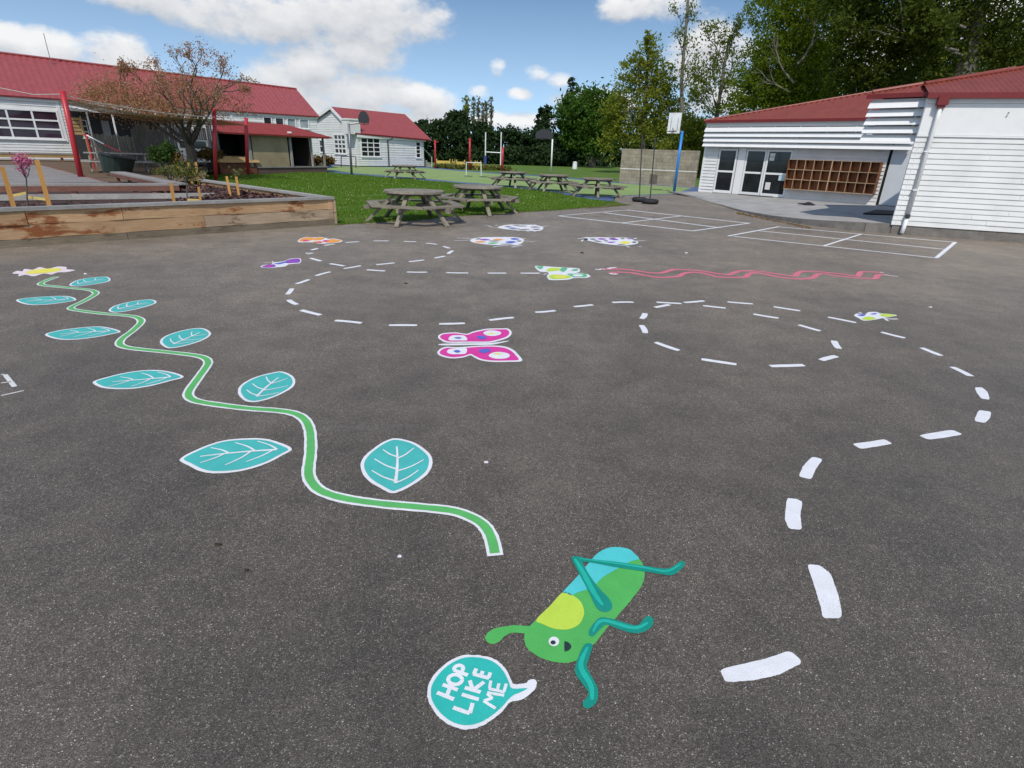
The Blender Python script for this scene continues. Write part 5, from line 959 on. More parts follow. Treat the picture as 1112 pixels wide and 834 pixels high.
#@@LEFT
# ------------------------------------------------------------------ planter, deck and garden on the left
C0 = G(363.5, 244); dirF = (G(2, 270)-C0).normalized(); F0 = C0+dirF*9.5
PF = Wall(F0, C0); Dk = G(222, 196.2, .58); Dk.z = 0; PS = Wall(C0, Dk)
PL = thing('timber_planter', 'long raised planter of rough timber sleepers with a grey cap boards left of the yard', 'planter', PF.at(6, 0, 0))
zc = .0
for i, (z0_, z1_, mt_) in enumerate(((-.03, .125, SLEEPLOW), (.13, .345, SLEEPERG), (.35, .565, SLEEPER))):
    cuts = [0, 2.2+i*.9, 5.35+(i % 2)*1.35, PF.len]
    for a_, b_ in zip(cuts, cuts[1:]):
        mb = MB(); j = random.uniform(-.006, .006); seg = 10
        for k in range(seg):                              # slightly wavy, hand cut face
            s0_, s1_ = a_+.004+(b_-a_-.008)*k/seg, a_+.004+(b_-a_-.008)*(k+1)/seg; h = lambda s: j+.008*math.sin(s*3.1+i)+.005*math.sin(s*9+i*2)
            e0, e1 = .004*math.sin(s0_*5+i), .004*math.sin(s1_*5+i)
            mb.hexa([PF.at(s0_, -.12, z0_-e0), PF.at(s0_, h(s0_), z0_-e0), PF.at(s1_, h(s1_), z0_-e1), PF.at(s1_, -.12, z0_-e1), PF.at(s0_, -.12, z1_), PF.at(s0_, h(s0_)-.004, z1_+e0*.5), PF.at(s1_, h(s1_)-.004, z1_+e1*.5), PF.at(s1_, -.12, z1_)])
        mb.build('sleeper', SLEEPER if (i == 1 and b_ < 7) else mt_, PL)
    mb = MB(); PS.slab(mb, .0, PS.len, z0_, z1_, -.12, j); mb.build('sleeper', mt_, PL)
mb = MB(); PF.slab(mb, 0, PF.len+.04, .568, .622, -.17, .035); mb.build('cap_board', CAPG, PL); mb = MB(); PS.slab(mb, .12, PS.len, .5675, .6205, -.16, .03); mb.build('cap_board', CAPG, PL)
mb = MB(); PS.slab(mb, -.02, .06, -.02, .55, .012, .06); mb.build('corner_post', SLEEPERG, PL)
SZ = lambda p: .33+.13*min(1, max(0, ((Vector((p[0], p[1], 0))-PF.a).dot(PF.u)-PF.len+2.6)/1.2))
soil = [PF.at(-.5, -.13, .33), PF.at(PF.len-2.6, -.13, .33), PF.at(PF.len-1.4, -.13, .46), PF.at(PF.len-.1, -.13, .46), PS.at(PS.len, -.12, .46), Vector((*G(113, 197, .44)[:2], .44)), PF.at(-.5, -3.0, .33)]
mb = MB(); mb.add([v+UP*0 for v in soil], [(0, 1, 2, 3, 4, 5, 6)]); structure(mb.build('planter_soil', MULCH, keep=True, tri=True))
# bark chips on the soil
mb = MB(); sp = [tuple(v[:2]) for v in soil]
cnt = 0
while cnt < 5200:
    if random.random() < .75: p_ = G(random.uniform(190, 345), random.uniform(194, 219), .45)
    else: p_ = G(random.uniform(2, 200), random.uniform(212, 222), .45)
    if not inside(p_.x, p_.y, sp): continue
    cnt += 1; a_ = random.uniform(0, 6.28); l = random.uniform(.018, .05); d_ = Vector((math.cos(a_), math.sin(a_), random.uniform(-.5, .5)))*l; w_ = Vector((-math.sin(a_), math.cos(a_), random.uniform(-.4, .4)))*l*.45; p_ = Vector((p_.x, p_.y, SZ(p_)+.012+random.uniform(0, .035)))
    mb.v += [tuple(p_-d_-w_), tuple(p_+d_-w_), tuple(p_+d_+w_), tuple(p_-d_+w_)]; n_ = len(mb.v); mb.f.append((n_-4, n_-3, n_-2, n_-1)); mb.mi.append(0)
o = stuff(mb.build('bark_chips', leafmat('bark_chip', [(.05, .022, .022), (.10, .045, .04), (.16, .09, .08), (.03, .015, .014), (.22, .15, .13)], .0, .9))); o['label'] = 'dark reddish bark chips covering the planter soil'; o['category'] = 'bark mulch'
# raised ground behind, and the timber deck
mb = MB(); q = [(-180, 205), (-180, 166), (60, 162), (125, 163), (205, 168), (226, 182), (222, 196.2), (113, 198.5), (45, 183)]; P_ = [Vector((*G(x, y, .40)[:2], .40)) for x, y in q]; mb.add(P_, [tuple(range(len(P_)))]); structure(mb.build('garden_ground', BARE, keep=True, tri=True))
dk = [G(-120, 178, .46), G(46, 179.6, .46), G(114, 197.5, .46), G(160, 206, .46), G(232, 211.3, .46), G(-60, 214.5, .46)]
da = (G(114, 197.5, .46)-G(46, 179.6, .46)).normalized(); dn = Vector((-da.y, da.x, 0))
mb = MB(); poly = [tuple(v[:2]) for v in dk]; o_ = dk[1]
for i in range(-6, 120):                                   # boards along the right-hand edge direction, clipped to the outline
    c_ = o_-dn*(0)+(-dn if dn.x > 0 else dn)*(i*.145)
    ts = [t*.05 for t in range(-200, 260)]; ins = [t for t in ts if inside((c_+da*t).x, (c_+da*t).y, poly)]
    if len(ins) < 4: continue
    mb.bar(c_+da*ins[0]+UP*(-.02), c_+da*ins[-1]+UP*(-.02), .136, .04)
DKo = thing('timber_deck', 'low grey timber deck with diagonal boards behind the planter', 'deck', dk[1]); mb.build('deck_boards', DECK, DKo)
mb = MB(); a_, b_ = G(-60, 215, .46), G(233, 212, .46); mb.bar(a_-UP*.005, b_-UP*.005, .06, .12); mb.build('edge_board', CAPG, DKo)
mb = MB(); mb.bar(dk[1]-UP*.05, dk[2]-UP*.05, .04, .16); mb.build('edge_board', REDWOOD, DKo)
def slab_bench(name, label, a_, b_, depth, th, mt, legs, side):
    u_ = (b_-a_).normalized(); n_ = Vector((u_.y, -u_.x, 0))*side; o_ = thing(name, label, 'bench', a_.lerp(b_, .5)-UP*.42)
    L_ = (b_-a_).length; k_ = 3
    for i in range(k_):
        mb = MB(); c_ = n_*(depth*(i+.5)/k_); mb.bar(a_+c_-UP*.02, b_+c_-UP*.02, depth/k_-.008, .04); mb.build('seat_board', DECK, o_)
    for d_ in (.015, depth-.015):
        mb = MB(); mb.bar(a_+n_*d_-UP*(.042+th/2), b_+n_*d_-UP*(.042+th/2), .035, th); mb.build('seat_rail', mt, o_)
    for t in legs:
        for d_ in (.06, depth-.06): mb = MB(); p_ = a_+u_*(L_*t)+n_*d_; mb.box((p_.x, p_.y, (.44+a_.z-.042)/2), (.09, .09, a_.z-.042-.44-.001), math.atan2(u_.y, u_.x)); mb.build('leg', REDWOOD, o_)
slab_bench('deck_bench', 'long low bench with a reddish front rail running along the deck above the planter', G(-60, 200.3, .72), G(194, 199.8, .72), .42, .115, REDWOOD, (.04, .36, .5, .78, .87, .96), -1)
slab_bench('deck_bench', 'shorter grey topped bench meeting the long deck bench at its right end', G(119, 186.3, .72), G(184, 199.3, .72), .42, .1, REDWOOD, (.1, .5, .9), -1)
BB = LB0.off(2.6); a_ = BB.hit(-30, 166); b_ = BB.hit(86, 166.5); z_ = BB.hit(40, 166)[1]
mb = MB(); TB = thing('timber_step', 'low timber step with a pale front edge below the left schoolhouse window', 'step', BB.at((a_[0]+b_[0])/2, 0, .4))
mb = MB(); BB.slab(mb, a_[0], b_[0], z_-.06, z_, -1.2, .06); mb.build('tread', CAPG, TB); mb = MB(); BB.slab(mb, a_[0], b_[0], z_-.24, z_-.065, -.02, .03); mb.build('front_board', TANW, TB)
for t in (.1, .45, .8): mb = MB(); s_ = a_[0]+(b_[0]-a_[0])*t; BB.slab(mb, s_, s_+.12, .4, z_-.245, -.15, -.03); mb.build('post', REDWOOD, TB)
# lid-less green bin and the picnic table behind it
bp = G(127, 189, .44); r_ = 24.5/2*bp.length/F*1.05
GB = thing('green_bin', 'dark green plastic bin standing between the deck bench and the picnic table', 'bin', bp)
mb = MB(); top_ = up_at(bp, 127, 168.5); mb.tube([bp, bp.lerp(top_, .9)], [r_*.78, r_*1.0], 16); mb.build('bin_body', GREENBIN, GB, smooth=False)
mb = MB(); mb.tube([bp.lerp(top_, .9), bp.lerp(top_, .94)], [r_*1.1, r_*1.1], 16); mb.build('rim', GREENBIN, GB); mb = MB(); mb.tube([bp.lerp(top_, .945), top_], [r_*1.02, r_*.9], 16); mb.build('lid', DMETAL, GB)
def rect_table(base, yaw, label, zb_):
    o_ = thing('picnic_table', label, 'picnic table', base, None); ax = Matrix.Rotation(yaw, 3, 'Z'); Q = lambda x, y, z__: Vector(base)+ax @ Vector((x, y, z__))
    for i in range(5): mb = MB(); y_ = -.3+i*.15; mb.bar(Q(-1.1, y_, .72), Q(1.1, y_, .72), .14, .04); mb.build('table_board', CAPG, o_)
    for s in (-1, 1):
        for k in (0, 1): mb = MB(); mb.bar(Q(-1.3, s*(.62+k*.15), .42), Q(1.3, s*(.62+k*.15), .42), .14, .04); mb.build('seat_board', CAPG, o_)
        for x_ in (-.95, .95): mb = MB(); mb.bar(Q(x_, s*.2, .70), Q(x_, s*.72, 0), .04, .09); mb.build('leg', FENCEW, o_)
    for x_ in (-.90, .90): mb = MB(); mb.bar(Q(x_, -.75, .37), Q(x_, .75, .37), .035, .09); mb.build('cross_beam', FENCEW, o_)
    return o_
tb = G(131, 186.8, .42); rect_table(tb, .62, 'grey rectangular picnic table behind the green bin', .42)
# handrail pole and red stand by the porch
q1 = AT(94.5, 147, 26.5); q2 = AT(130, 165, 24.5)
mb = MB(); mb.tube([q1, q1.lerp(q2, .55)], .03, 8); hr = mb.build('striped_rail', BOARDW); tag(hr, 'sloping white and red rail behind the green bin', 'rail'); mb = MB(); mb.tube([q1.lerp(q2, .55), q2], .031, 8); mb.build('red_section', POSTRED, hr)
mb = MB(); c_ = AT(94, 147, 26.7); mb.tube([Vector((c_.x, c_.y, .4)), c_], .04, 8); mb.bar(c_+Vector((-.14, 0, .02)), c_+Vector((.14, 0, .02)), .08, .06); tag(mb.build('red_stand', POSTRED), 'small red stand holding the striped rail by the porch', 'stand')
def palings(label, x0, x1, yt0, yt1, Y0, Y1, gap, ragged):
    a_ = AT(x0, 160, Y0); b_ = AT(x1, 160, Y1); w_ = Wall(a_, b_); o_ = thing('paling_fence', label, 'fence', w_.at(w_.len/2, 0, .4)); n_ = int(w_.len/gap)
    mbs = MB()
    for i in range(n_):
        t = i/n_; zt_ = w_.hit(x0+(x1-x0)*t, yt0+(yt1-yt0)*t)[1]+random.uniform(-ragged, ragged); s_ = i*gap
        ln = random.uniform(-.02, .02); mbs.hexa([w_.at(s_, 0, .3), w_.at(s_, .02, .3), w_.at(s_+gap*.78, .02, .3), w_.at(s_+gap*.78, 0, .3), w_.at(s_+ln, 0, zt_), w_.at(s_+ln, .02, zt_), w_.at(s_+ln+gap*.78, .02, zt_-random.uniform(0, .05)), w_.at(s_+ln+gap*.78, 0, zt_)])
    mbs.build('palings', FENCEW, o_); mb = MB()
    for z__ in (.7, 1.3): w_.slab(mb, 0, w_.len, z__, z__+.08, -.06, -.002)
    mb.build('rails', FENCEW, o_)
palings('low old grey paling fence behind the green bin', 100, 152, 146, 148.5, 29, 31.5, .16, .05)
palings('taller ragged dark paling fence behind the copper tree trunk', 146, 240, 138, 139, 31, 38, .19, .2)
# little grey crates and white parked shape beyond the trunk
cb = G(211, 176.5, .4); mb = MB(); mb.box(cb+UP*.18, (1.0, .5, .10), .5); mb.box(cb+UP*.32, (1.1, .55, .08), .52); mb.box(cb+UP*.06, (.9, .45, .12), .5); tag(mb.build('timber_stack', CAPG), 'low stack of grey timber beside the copper tree trunk', 'timber')
CV = AT(214, 158.5, 34.0); cv = thing('parked_car', 'white parked car glimpsed between the copper tree trunk and the stage', 'car', Vector((CV.x, CV.y, .3)))
mb = MB(); mb.box((CV.x, CV.y, .95), (1.7, 3.6, .6), .3); mb.box((CV.x, CV.y, 1.5), (1.5, 2.0, .5), .3); mb.build('body', BOARDW, cv); mb = MB(); ax = Matrix.Rotation(.3, 3, 'Z'); mb.box(Vector((CV.x, CV.y, 1.52))+ax @ Vector((0, -1.02, 0)), (1.3, .02, .36), .3); mb.build('windscreen', GLASS, cv)
for sx in (-1, 1):
    for sy in (-1, 1): mb = MB(); c_ = Vector((CV.x, CV.y, .62))+ax @ Vector((sx*.8, sy*1.1, 0)); mb.tube([c_-ax @ Vector((.1, 0, 0)), c_+ax @ Vector((.1, 0, 0))], .32, 14); mb.build('wheel', RUBBER, cv)
# ------------------------------------------------------------------ plants
def leaf_mesh(name, P, size, mat, parent, flat=0.0, keepdir=None, asp=.55):
    P = np.asarray(P); n = len(P); a = rng.normal(size=(n, 3)); a /= np.linalg.norm(a, axis=1)[:, None]; b = rng.normal(size=(n, 3)); b[:, 2] *= (1-flat); a[:, 2] *= (1-flat*.6)
    b -= a*(a*b).sum(1)[:, None]; b /= np.linalg.norm(b, axis=1)[:, None]; s = size*rng.uniform(.6, 1.3, n)[:, None]
    off = np.array(parent_world(parent)) if parent else P.mean(0)*0
    V = np.empty((n, 4, 3)); V[:, 0] = P-a*s; V[:, 1] = P+b*s*asp; V[:, 2] = P+a*s; V[:, 3] = P-b*s*asp
    V = (V-off).reshape(-1, 3)
    me = bpy.data.meshes.new(name); me.vertices.add(4*n); me.vertices.foreach_set('co', V.ravel()); me.loops.add(4*n); me.loops.foreach_set('vertex_index', np.arange(4*n, dtype=np.int32)); me.polygons.add(n); me.polygons.foreach_set('loop_start', np.arange(0, 4*n, 4, dtype=np.int32)); me.update(calc_edges=True); me.validate()
    me.materials.append(mat); o_ = bpy.data.objects.new(name, me); COL.objects.link(o_)
    if parent: o_.parent = parent
    return o_
def blob_points(blobs, n, shell=.55, clump=.16, per=26):
    """leaf clusters spread through ellipsoids: uneven outline, gaps between clusters"""
    w = np.array([max(b[1])**2 for b in blobs]); w = w/w.sum(); out = []
    m_ = max(1, n//per)
    for _ in range(m_):
        c, r = blobs[rng.choice(len(blobs), p=w)]; d = rng.normal(size=3); d /= np.linalg.norm(d); k = 1-shell*rng.random()**1.5; k *= rng.uniform(.88, 1.12)
        cc = np.array(c)+d*np.array(r)*k; sz = clump*max(r)*rng.uniform(.6, 1.4); out.append(cc+rng.normal(size=(per, 3))*sz*np.array([1, 1, .7]))
    return np.concatenate(out)
def grow(mb, p, d, L, r, depth, tips, spread=.6, up=.15, n=(2, 3), shrink=.72, seg=3):
    pts = [p]; q = p; dd = d.normalized()
    for i in range(seg): dd = (dd+Vector((random.gauss(0, .13), random.gauss(0, .13), random.gauss(0, .1)+up*.3))).normalized(); q = q+dd*(L/seg); pts.append(q)
    mb.tube(pts, [r*(1-.45*i/seg) for i in range(seg+1)], 6 if depth < 4 else 4, cap=False)
    if depth <= 2: tips += pts[1:]
    if depth == 0: return
    for _ in range(random.randint(*n)):
        a_ = Vector((random.gauss(0, 1), random.gauss(0, 1), random.gauss(0, .7))); a_ = (a_-dd*a_.dot(dd)).normalized(); nd = (dd+a_*random.uniform(spread*.6, spread*1.3)+UP*up).normalized()
        grow(mb, pts[-1] if random.random() < .6 else pts[-2], nd, L*random.uniform(shrink*.8, shrink*1.15), r*.55, depth-1, tips, spread, up, n, shrink, seg)
DARKG = leafmat('dark_hedge_leaf', [(.012, .026, .010), (.022, .042, .014), (.035, .062, .02)], .15)
MIDG = leafmat('fresh_green_leaf', [(.04, .09, .014), (.065, .13, .02), (.10, .18, .035)], .45); OLIVE = leafmat('olive_green_leaf', [(.14, .175, .02), (.19, .225, .03), (.27, .28, .05), (.155, .19, .025)], .5)
SAGE = leafmat('pale_olive_leaf', [(.09, .125, .022), (.14, .175, .03), (.20, .22, .06)], .5); BIGT = leafmat('deep_evergreen_leaf', [(.032, .052, .008), (.06, .085, .012), (.105, .125, .02)], .42)
COPPER = leafmat('copper_leaf', [(.33, .13, .10), (.36, .19, .11), (.25, .16, .075), (.50, .33, .24), (.38, .13, .115)], .45); POPL = leafmat('poplar_leaf', [(.11, .12, .07), (.16, .17, .10), (.21, .21, .14)], .4)
BLOSS = leafmat('pink_blossom', [(.45, .07, .22), (.60, .16, .34), (.70, .35, .48)], .35); BUSHY = leafmat('yellow_green_leaf', [(.07, .095, .02), (.13, .14, .03), (.24, .21, .07), (.05, .08, .018)], .35); SHRUB = leafmat('garden_shrub_leaf', [(.025, .055, .014), (.045, .085, .02), (.07, .12, .03)], .3); RUST = leafmat('rusty_shrub_leaf', [(.12, .07, .025), (.18, .10, .03), (.10, .075, .03)], .3)
def pxblob(x, y, rx, ry, Y, dep=None):
    c = AT(x, y, Y); k = Y/F*1.0; return (tuple(c), (rx*k, (dep if dep else rx)*k, ry*k))
# copper tree behind the deck
tb_ = Vector((*AT(206, 170, 28)[:2], .35)); CT = thing('copper_tree', 'spreading copper leaved tree with bare upper twigs in front of the schoolhouse', 'tree', tb_)
mb = MB(); tips = []; fork = up_at(tb_, 205, 152)
mb.tube([tb_-UP*.2, tb_.lerp(fork, .5)+Vector((.05, 0, 0)), fork], [.30, .21, .2], 10)
for x, y, dy in ((178, 120, -.6), (150, 112, 1.0), (225, 110, .5), (200, 92, 0), (236, 122, -1.2), (165, 140, 1.4), (205, 118, 2.0), (190, 108, -1.8)):
    e = AT(x, y, 28+dy); grow(mb, fork-UP*random.uniform(0, .3), (e-fork), (e-fork).length*.62, .11, 4, tips, .62, .12, (2, 3), .58)
tw = []
for x0, y0, dx, dy in ((150, 92, -22, -28), (165, 92, -6, -30), (128, 88, -20, -18), (210, 78, 4, -32), (205, 80, -14, -26), (228, 82, 14, -24), (246, 92, 22, -14), (185, 90, -8, -20), (140, 90, -4, -24), (222, 74, 2, -26), (255, 98, 20, 4), (110, 96, -22, -6), (238, 80, 26, -10)):
    q_ = AT(x0, y0+14, 28); s_ = min(tips, key=lambda t: (t-q_).length); e = AT(x0+dx, y0+dy, 28+random.uniform(-.5, .5)); grow(mb, s_, e-s_, (e-s_).length*.5, .03, 3, tw, .55, .08, (2, 3), .6)
mb.build('trunk', BARKM, CT, smooth=True)
T_ = np.array([tuple(t) for t in tips]); T_ = T_[rng.choice(len(T_), min(len(T_), 5200), replace=False)]
bl = [pxblob(130, 98, 40, 16, 28.3), pxblob(175, 105, 44, 19, 28), pxblob(215, 92, 30, 20, 28), pxblob(240, 106, 28, 15, 28.2), pxblob(105, 106, 24, 9, 28.5), pxblob(190, 122, 52, 11, 28), pxblob(150, 118, 45, 10, 28.4), pxblob(225, 66, 22, 16, 28), pxblob(130, 112, 40, 10, 28.3), pxblob(185, 88, 26, 10, 28), pxblob(262, 118, 12, 12, 28.4), pxblob(105, 100, 18, 8, 28.3), pxblob(120, 92, 22, 8, 28.3)]
TW = np.array([tuple(t) for t in tw]); TW = TW[rng.integers(0, len(TW), 2600)]+rng.normal(size=(2600, 3))*.07
B_ = blob_points(bl, 14500, .9, .15, 10); Q_ = np.concatenate([B_, TW, np.repeat(T_, 2, 0)+rng.normal(size=(len(T_)*2, 3))*.12])
leaf_mesh('crown', Q_, .043, COPPER, CT)
# blossom sapling with stakes, other staked saplings
def sapling(x, y, yt, z0, label, leafm, ppx, n_, rad, size, name='sapling'):
    b_ = G(x, y, z0); t_ = up_at(b_, x-2, yt); o_ = thing(name, label, 'young tree', b_); mb = MB(); mid_ = b_.lerp(t_, .5); tips = []
    mb.tube([b_-UP*.05, mid_+Vector((.01, 0, 0))], [.016, .012], 6)
    for _ in range(6): grow(mb, mid_, Vector((random.gauss(0, .5), random.gauss(0, .5), 1)), (t_-mid_).length*.5, .008, 2, tips, .5, .2, (2, 3), .6)
    mb.build('stem', BARKM, o_); T_ = np.array([tuple(t) for t in tips]); T_ = T_[rng.integers(0, len(T_), n_)]+rng.normal(size=(n_, 3))*rad; leaf_mesh('crown', T_, size, leafm, o_, asp=.7); return o_
sapling(29, 221, 165, .44, 'slender sapling covered with pink blossom between two pine stakes', BLOSS, 0, 520, .035, .02, 'blossom_tree')
def stake(x, y, tx, ty, z0, label, w_=.055):
    b_ = G(x, y, z0); t_ = up_at(b_, tx, ty); mb = MB(); mb.bar(b_-UP*.15, t_, w_, w_*.9); return tag(mb.build('garden_stake', STAKE), label, 'stake', 'pine stakes in the planter')
s1 = stake(14, 221.5, 2, 181, .44, 'leftmost orange pine stake, at the left of the blossom sapling', .085); s2 = stake(53, 221.5, 40, 174, .44, 'tall orange pine stake at the right of the blossom sapling', .085)
s3 = stake(188.5, 218.5, 185.5, 198.5, .49, 'pale pine stake left of the leafy planter bush', .07); s4 = stake(217.5, 217, 215.5, 203, .49, 'short orange pine stake right of the leafy planter bush')
s5 = stake(208, 196, 204.5, 176.5, .44, 'left pine stake of the pair behind the leafy planter bush', .075); s6 = stake(215, 196, 212.5, 176, .44, 'right pine stake of the pair behind the leafy planter bush', .08)
s7 = stake(250.5, 213, 246, 191.5, .45, 'left pine stake of the pair nearest the planter corner', .06); s8 = stake(259.5, 213.5, 256.5, 192, .45, 'right pine stake of the pair nearest the planter corner', .06)
TIE = plain('yellow_webbing_tie', (.55, .42, .14), .7, .15, 20)
def tie(a_, b_, label): mb = MB(); mb.bar(a_, b_, .012, .05); tag(mb.build('webbing_tie', TIE), label, 'tie')
a_ = G(16, 219, .5); m_ = G(29, 213.5, .54); b_ = G(51, 219, .52); tie(G(11, 213, .55), G(28.5, 209.5, .62), 'yellow webbing tie left of the blossom sapling'); tie(G(29.5, 214, .55), G(53, 217, .52), 'yellow webbing tie right of the blossom sapling')
tie(G(203, 217, .47), G(217, 217.5, .47), 'yellow webbing tie at the foot of the leafy planter bush')
sapling(203, 217, 178, .47, 'leafy yellow green bush in the planter between pine stakes', BUSHY, 0, 430, .09, .03, 'planter_bush'); sapling(258, 212, 182, .44, 'sparse young plant between the pair of stakes nearest the planter corner', BUSHY, 0, 90, .08, .03, 'planter_bush')
def bush(label, blobs, n, size, mat, base, name='garden_shrub'):
    o_ = thing(name, label, 'shrub', base); mb = MB(); tips = []
    for _ in range(6): grow(mb, Vector(base), Vector((random.gauss(0, .6), random.gauss(0, .6), 1)), .35, .02, 2, tips, .6, .1)
    mb.build('stems', BARKM, o_); leaf_mesh('foliage', blob_points(blobs, n, .9, .2, 14), size, mat, o_, asp=.6); return o_
bush('rounded dark green shrub in front of the paling fence', [pxblob(173, 168, 10, 9, 23), pxblob(181, 165, 9, 9, 23.4)], 3000, .05, SHRUB, Vector((*AT(176, 176, 23)[:2], .4)))
bush('rusty brown shrub right of the dark green shrub', [pxblob(190, 171, 7, 7, 23.5)], 1000, .05, RUST, Vector((*AT(190, 178, 23.5)[:2], .4)))
bush('low yellowish ground plant beside the deck bench', [pxblob(178, 186, 12, 4, 18.5), pxblob(197, 187, 9, 5, 18.5)], 560, .038, BUSHY, Vector((*AT(185, 190, 18.5)[:2], .4)))
bush('rusty hedge plant between the copper tree and the stage', [pxblob(228, 168, 12, 5, 31), pxblob(219, 168, 9, 4, 31)], 1800, .06, RUST, Vector((*AT(226, 174, 31)[:2], .2)))
bush('round rusty shrub beside the stage under the gabled classroom', [pxblob(356, 174.5, 6, 4, 44), pxblob(344, 174.5, 6, 3.5, 44)], 1500, .1, RUST, Vector((*AT(352, 179, 44)[:2], 0)))
bush('row of yellowing low plants behind the yellow timber edging', [pxblob(x, 181.5+(x-480)*.04, 7, 2.6, 58) for x in range(478, 552, 9)], 4200, .12, BUSHY, Vector((*AT(515, 184, 58)[:2], -.03)))
# ------------------------------------------------------------------ picnic tables
def hex_table(base, yaw, label):
    o_ = thing('picnic_table', label, 'picnic table', (0, 0, 0), 'picnic tables with ring seats'); P2 = lambda r_, a_: Vector((r_*math.cos(a_), r_*math.sin(a_), 0))
    nb = 7; W_ = .74
    for i in range(nb):                                    # round top cut from boards
        y0 = -W_+2*W_*i/nb; y1 = y0+2*W_/nb-.008; mb = MB(); n_ = 5; lo_ = []; hi_ = []
        for k in range(n_+1):
            y_ = y0+(y1-y0)*k/n_; x_ = math.sqrt(max(.004, W_*W_-min(abs(y_), W_*.985)**2)); lo_.append((-x_, y_)); hi_.append((x_, y_))
        mb.poly((lo_[::-1]+hi_), .70+random.uniform(-.003, .003), .748+random.uniform(-.004, .004)); mb.build('table_board', TABLEW, o_)
    for k in range(6):
        a_ = k*math.pi/3; a0, a1 = a_-math.pi/6+.008, a_+math.pi/6-.008
        mb = MB(); mb.poly([P2(.99, a0), P2(1.125, a0), P2(1.125, a1), P2(.99, a1)], .41, .452); mb.poly([P2(1.135, a0), P2(1.30, a0), P2(1.235, a_), P2(1.30, a1), P2(1.135, a1)] if False else [P2(1.135, a0), P2(1.29, a0), P2(1.29, a1), P2(1.135, a1)], .41, .452+random.uniform(-.004, .004)); mb.build('seat_board', TABLEW, o_)
        d_ = P2(1, a_); s_ = P2(1, a_+math.pi/2)
        mb = MB(); mb.bar(d_*.42+UP*.70, d_*1.22+UP*.0, .05, .10, up=s_); mb.build('leg', TABLEW, o_)
        mb = MB(); mb.bar(d_*.25+UP*.365+s_*.05, d_*1.24+UP*.365+s_*.05, .045, .09); mb.build('seat_beam', TABLEW, o_)
        mb = MB(); mb.bar(d_*.03+UP*.66, d_*.66+UP*.66, .045, .08); mb.build('top_beam', TABLEW, o_)
    return o_
PT = hex_table(None, 0, 'nearest round picnic table, dark weathered wood, standing on the edge of the asphalt')
spots = [(G(451, 240.8), R(19), None), (G(519, 230.5), R(50), 'pale topped round picnic table behind the nearest one'), (G(440, 193.8), R(10), 'distant picnic table at the back of the lawn in front of the gabled classroom'),
         (G(556.5, 203), R(38), 'leftmost of the three picnic tables in a row at the court corner'), (G(600.5, 207.5), R(5), 'middle one of the three picnic tables in a row at the court corner'), (G(648, 213), R(25), 'rightmost of the three picnic tables in a row, beside the blue court border')]
for i, (b_, yw, lab) in enumerate(spots):
    o_ = PT if i == 0 else copy_tree(PT); o_.location = b_; o_.rotation_euler = (0, 0, yw); o_['group'] = 'picnic tables with ring seats'
    if lab: o_['label'] = lab
# ------------------------------------------------------------------ hedge, trees
def tree(label, base, trunk_pts, r0, blobs, n, size, mat, bark=BARKM, limbs=(), name='tree', shell=.6, clump=.16, per=26, tipn=0, cat='tree'):
    o_ = thing(name, label, cat, base); mb = MB(); pts = [Vector(p_) for p_ in trunk_pts]; mb.tube(pts, [r0*(1-.65*i/(len(pts)-1)) for i in range(len(pts))], 10, cap=False); tips = []
    for a_, b_, r_ in limbs: grow(mb, Vector(a_), Vector(b_)-Vector(a_), (Vector(b_)-Vector(a_)).length*.6, r_, 3, tips, .6, .1, (2, 3), .6)
    mb.build('trunk', bark, o_, smooth=True); P_ = blob_points(blobs, n, shell, clump, per)
    if tipn and tips: T_ = np.array([tuple(t) for t in tips]); P_ = np.concatenate([P_, T_[rng.integers(0, len(T_), tipn)]+rng.normal(size=(tipn, 3))*size*2])
    leaf_mesh('crown', P_, size, mat, o_); return o_
def gz(x, y, Y): p_ = AT(x, y, Y); return Vector((p_.x, p_.y, -.04))
# far shelterbelt hedge
hb = [pxblob(x, yc+4, 15, ry-7, Y) for x, yc, ry, Y in ((452, 152, 22, 84), (470, 152, 26, 85), (488, 151, 26, 86), (505, 150, 22, 87), (520, 151, 24, 88), (536, 154, 22, 88), (552, 154, 24, 89), (568, 155, 22, 90), (584, 157, 23, 90), (600, 160, 22, 91), (438, 152, 18, 86))]
hb += [pxblob(x, 172, 14, 10, 86) for x in range(455, 620, 14)]+[pxblob(x, 138+(x-470)*.13, 6, 5, 87) for x in (458, 476, 487, 497, 531, 548, 560, 575, 590)]
tree('long dark shelterbelt hedge along the far side of the paddock', gz(520, 178, 87), [gz(520, 178, 88), AT(520, 150, 88)], .3, hb, 46000, .26, DARKG, name='shelterbelt_hedge', shell=.35, cat='hedge')
tree('dark rounded tree crown rising behind the shelterbelt hedge', gz(497, 176, 110), [gz(497, 176, 110), AT(497, 130, 110)], .4, [pxblob(497, 130, 12, 8, 110), pxblob(489, 134, 9, 6, 110)], 2600, .3, DARKG, name='round_tree')
for i, (x, yt, lab) in enumerate(((506.5, 108, 'leftmost greener poplar of the row behind the hedge'), (514.5, 110, 'second poplar from the left behind the hedge'), (519.5, 110, 'third poplar from the left behind the hedge'), (524.5, 112, 'fourth poplar from the left, slightly lower, behind the hedge'), (528, 109, 'fifth poplar from the left behind the hedge'), (533.5, 106, 'rightmost and tallest poplar of the row behind the hedge'))):
    Y = 150; o_ = tree(lab, gz(x, 174, Y), [gz(x, 174, Y), AT(x, 140, Y), AT(x, yt+3, Y)], .35, [pxblob(x, y_, 1.5 if i else 3.0, 7, Y) for y_ in range(yt+4, 150, 6)], 520 if i else 1500, .26, POPL if i else OLIVE, PALEBARK, name='poplar_tree', shell=.8, clump=.12, per=10); o_['group'] = 'poplars behind the hedge'
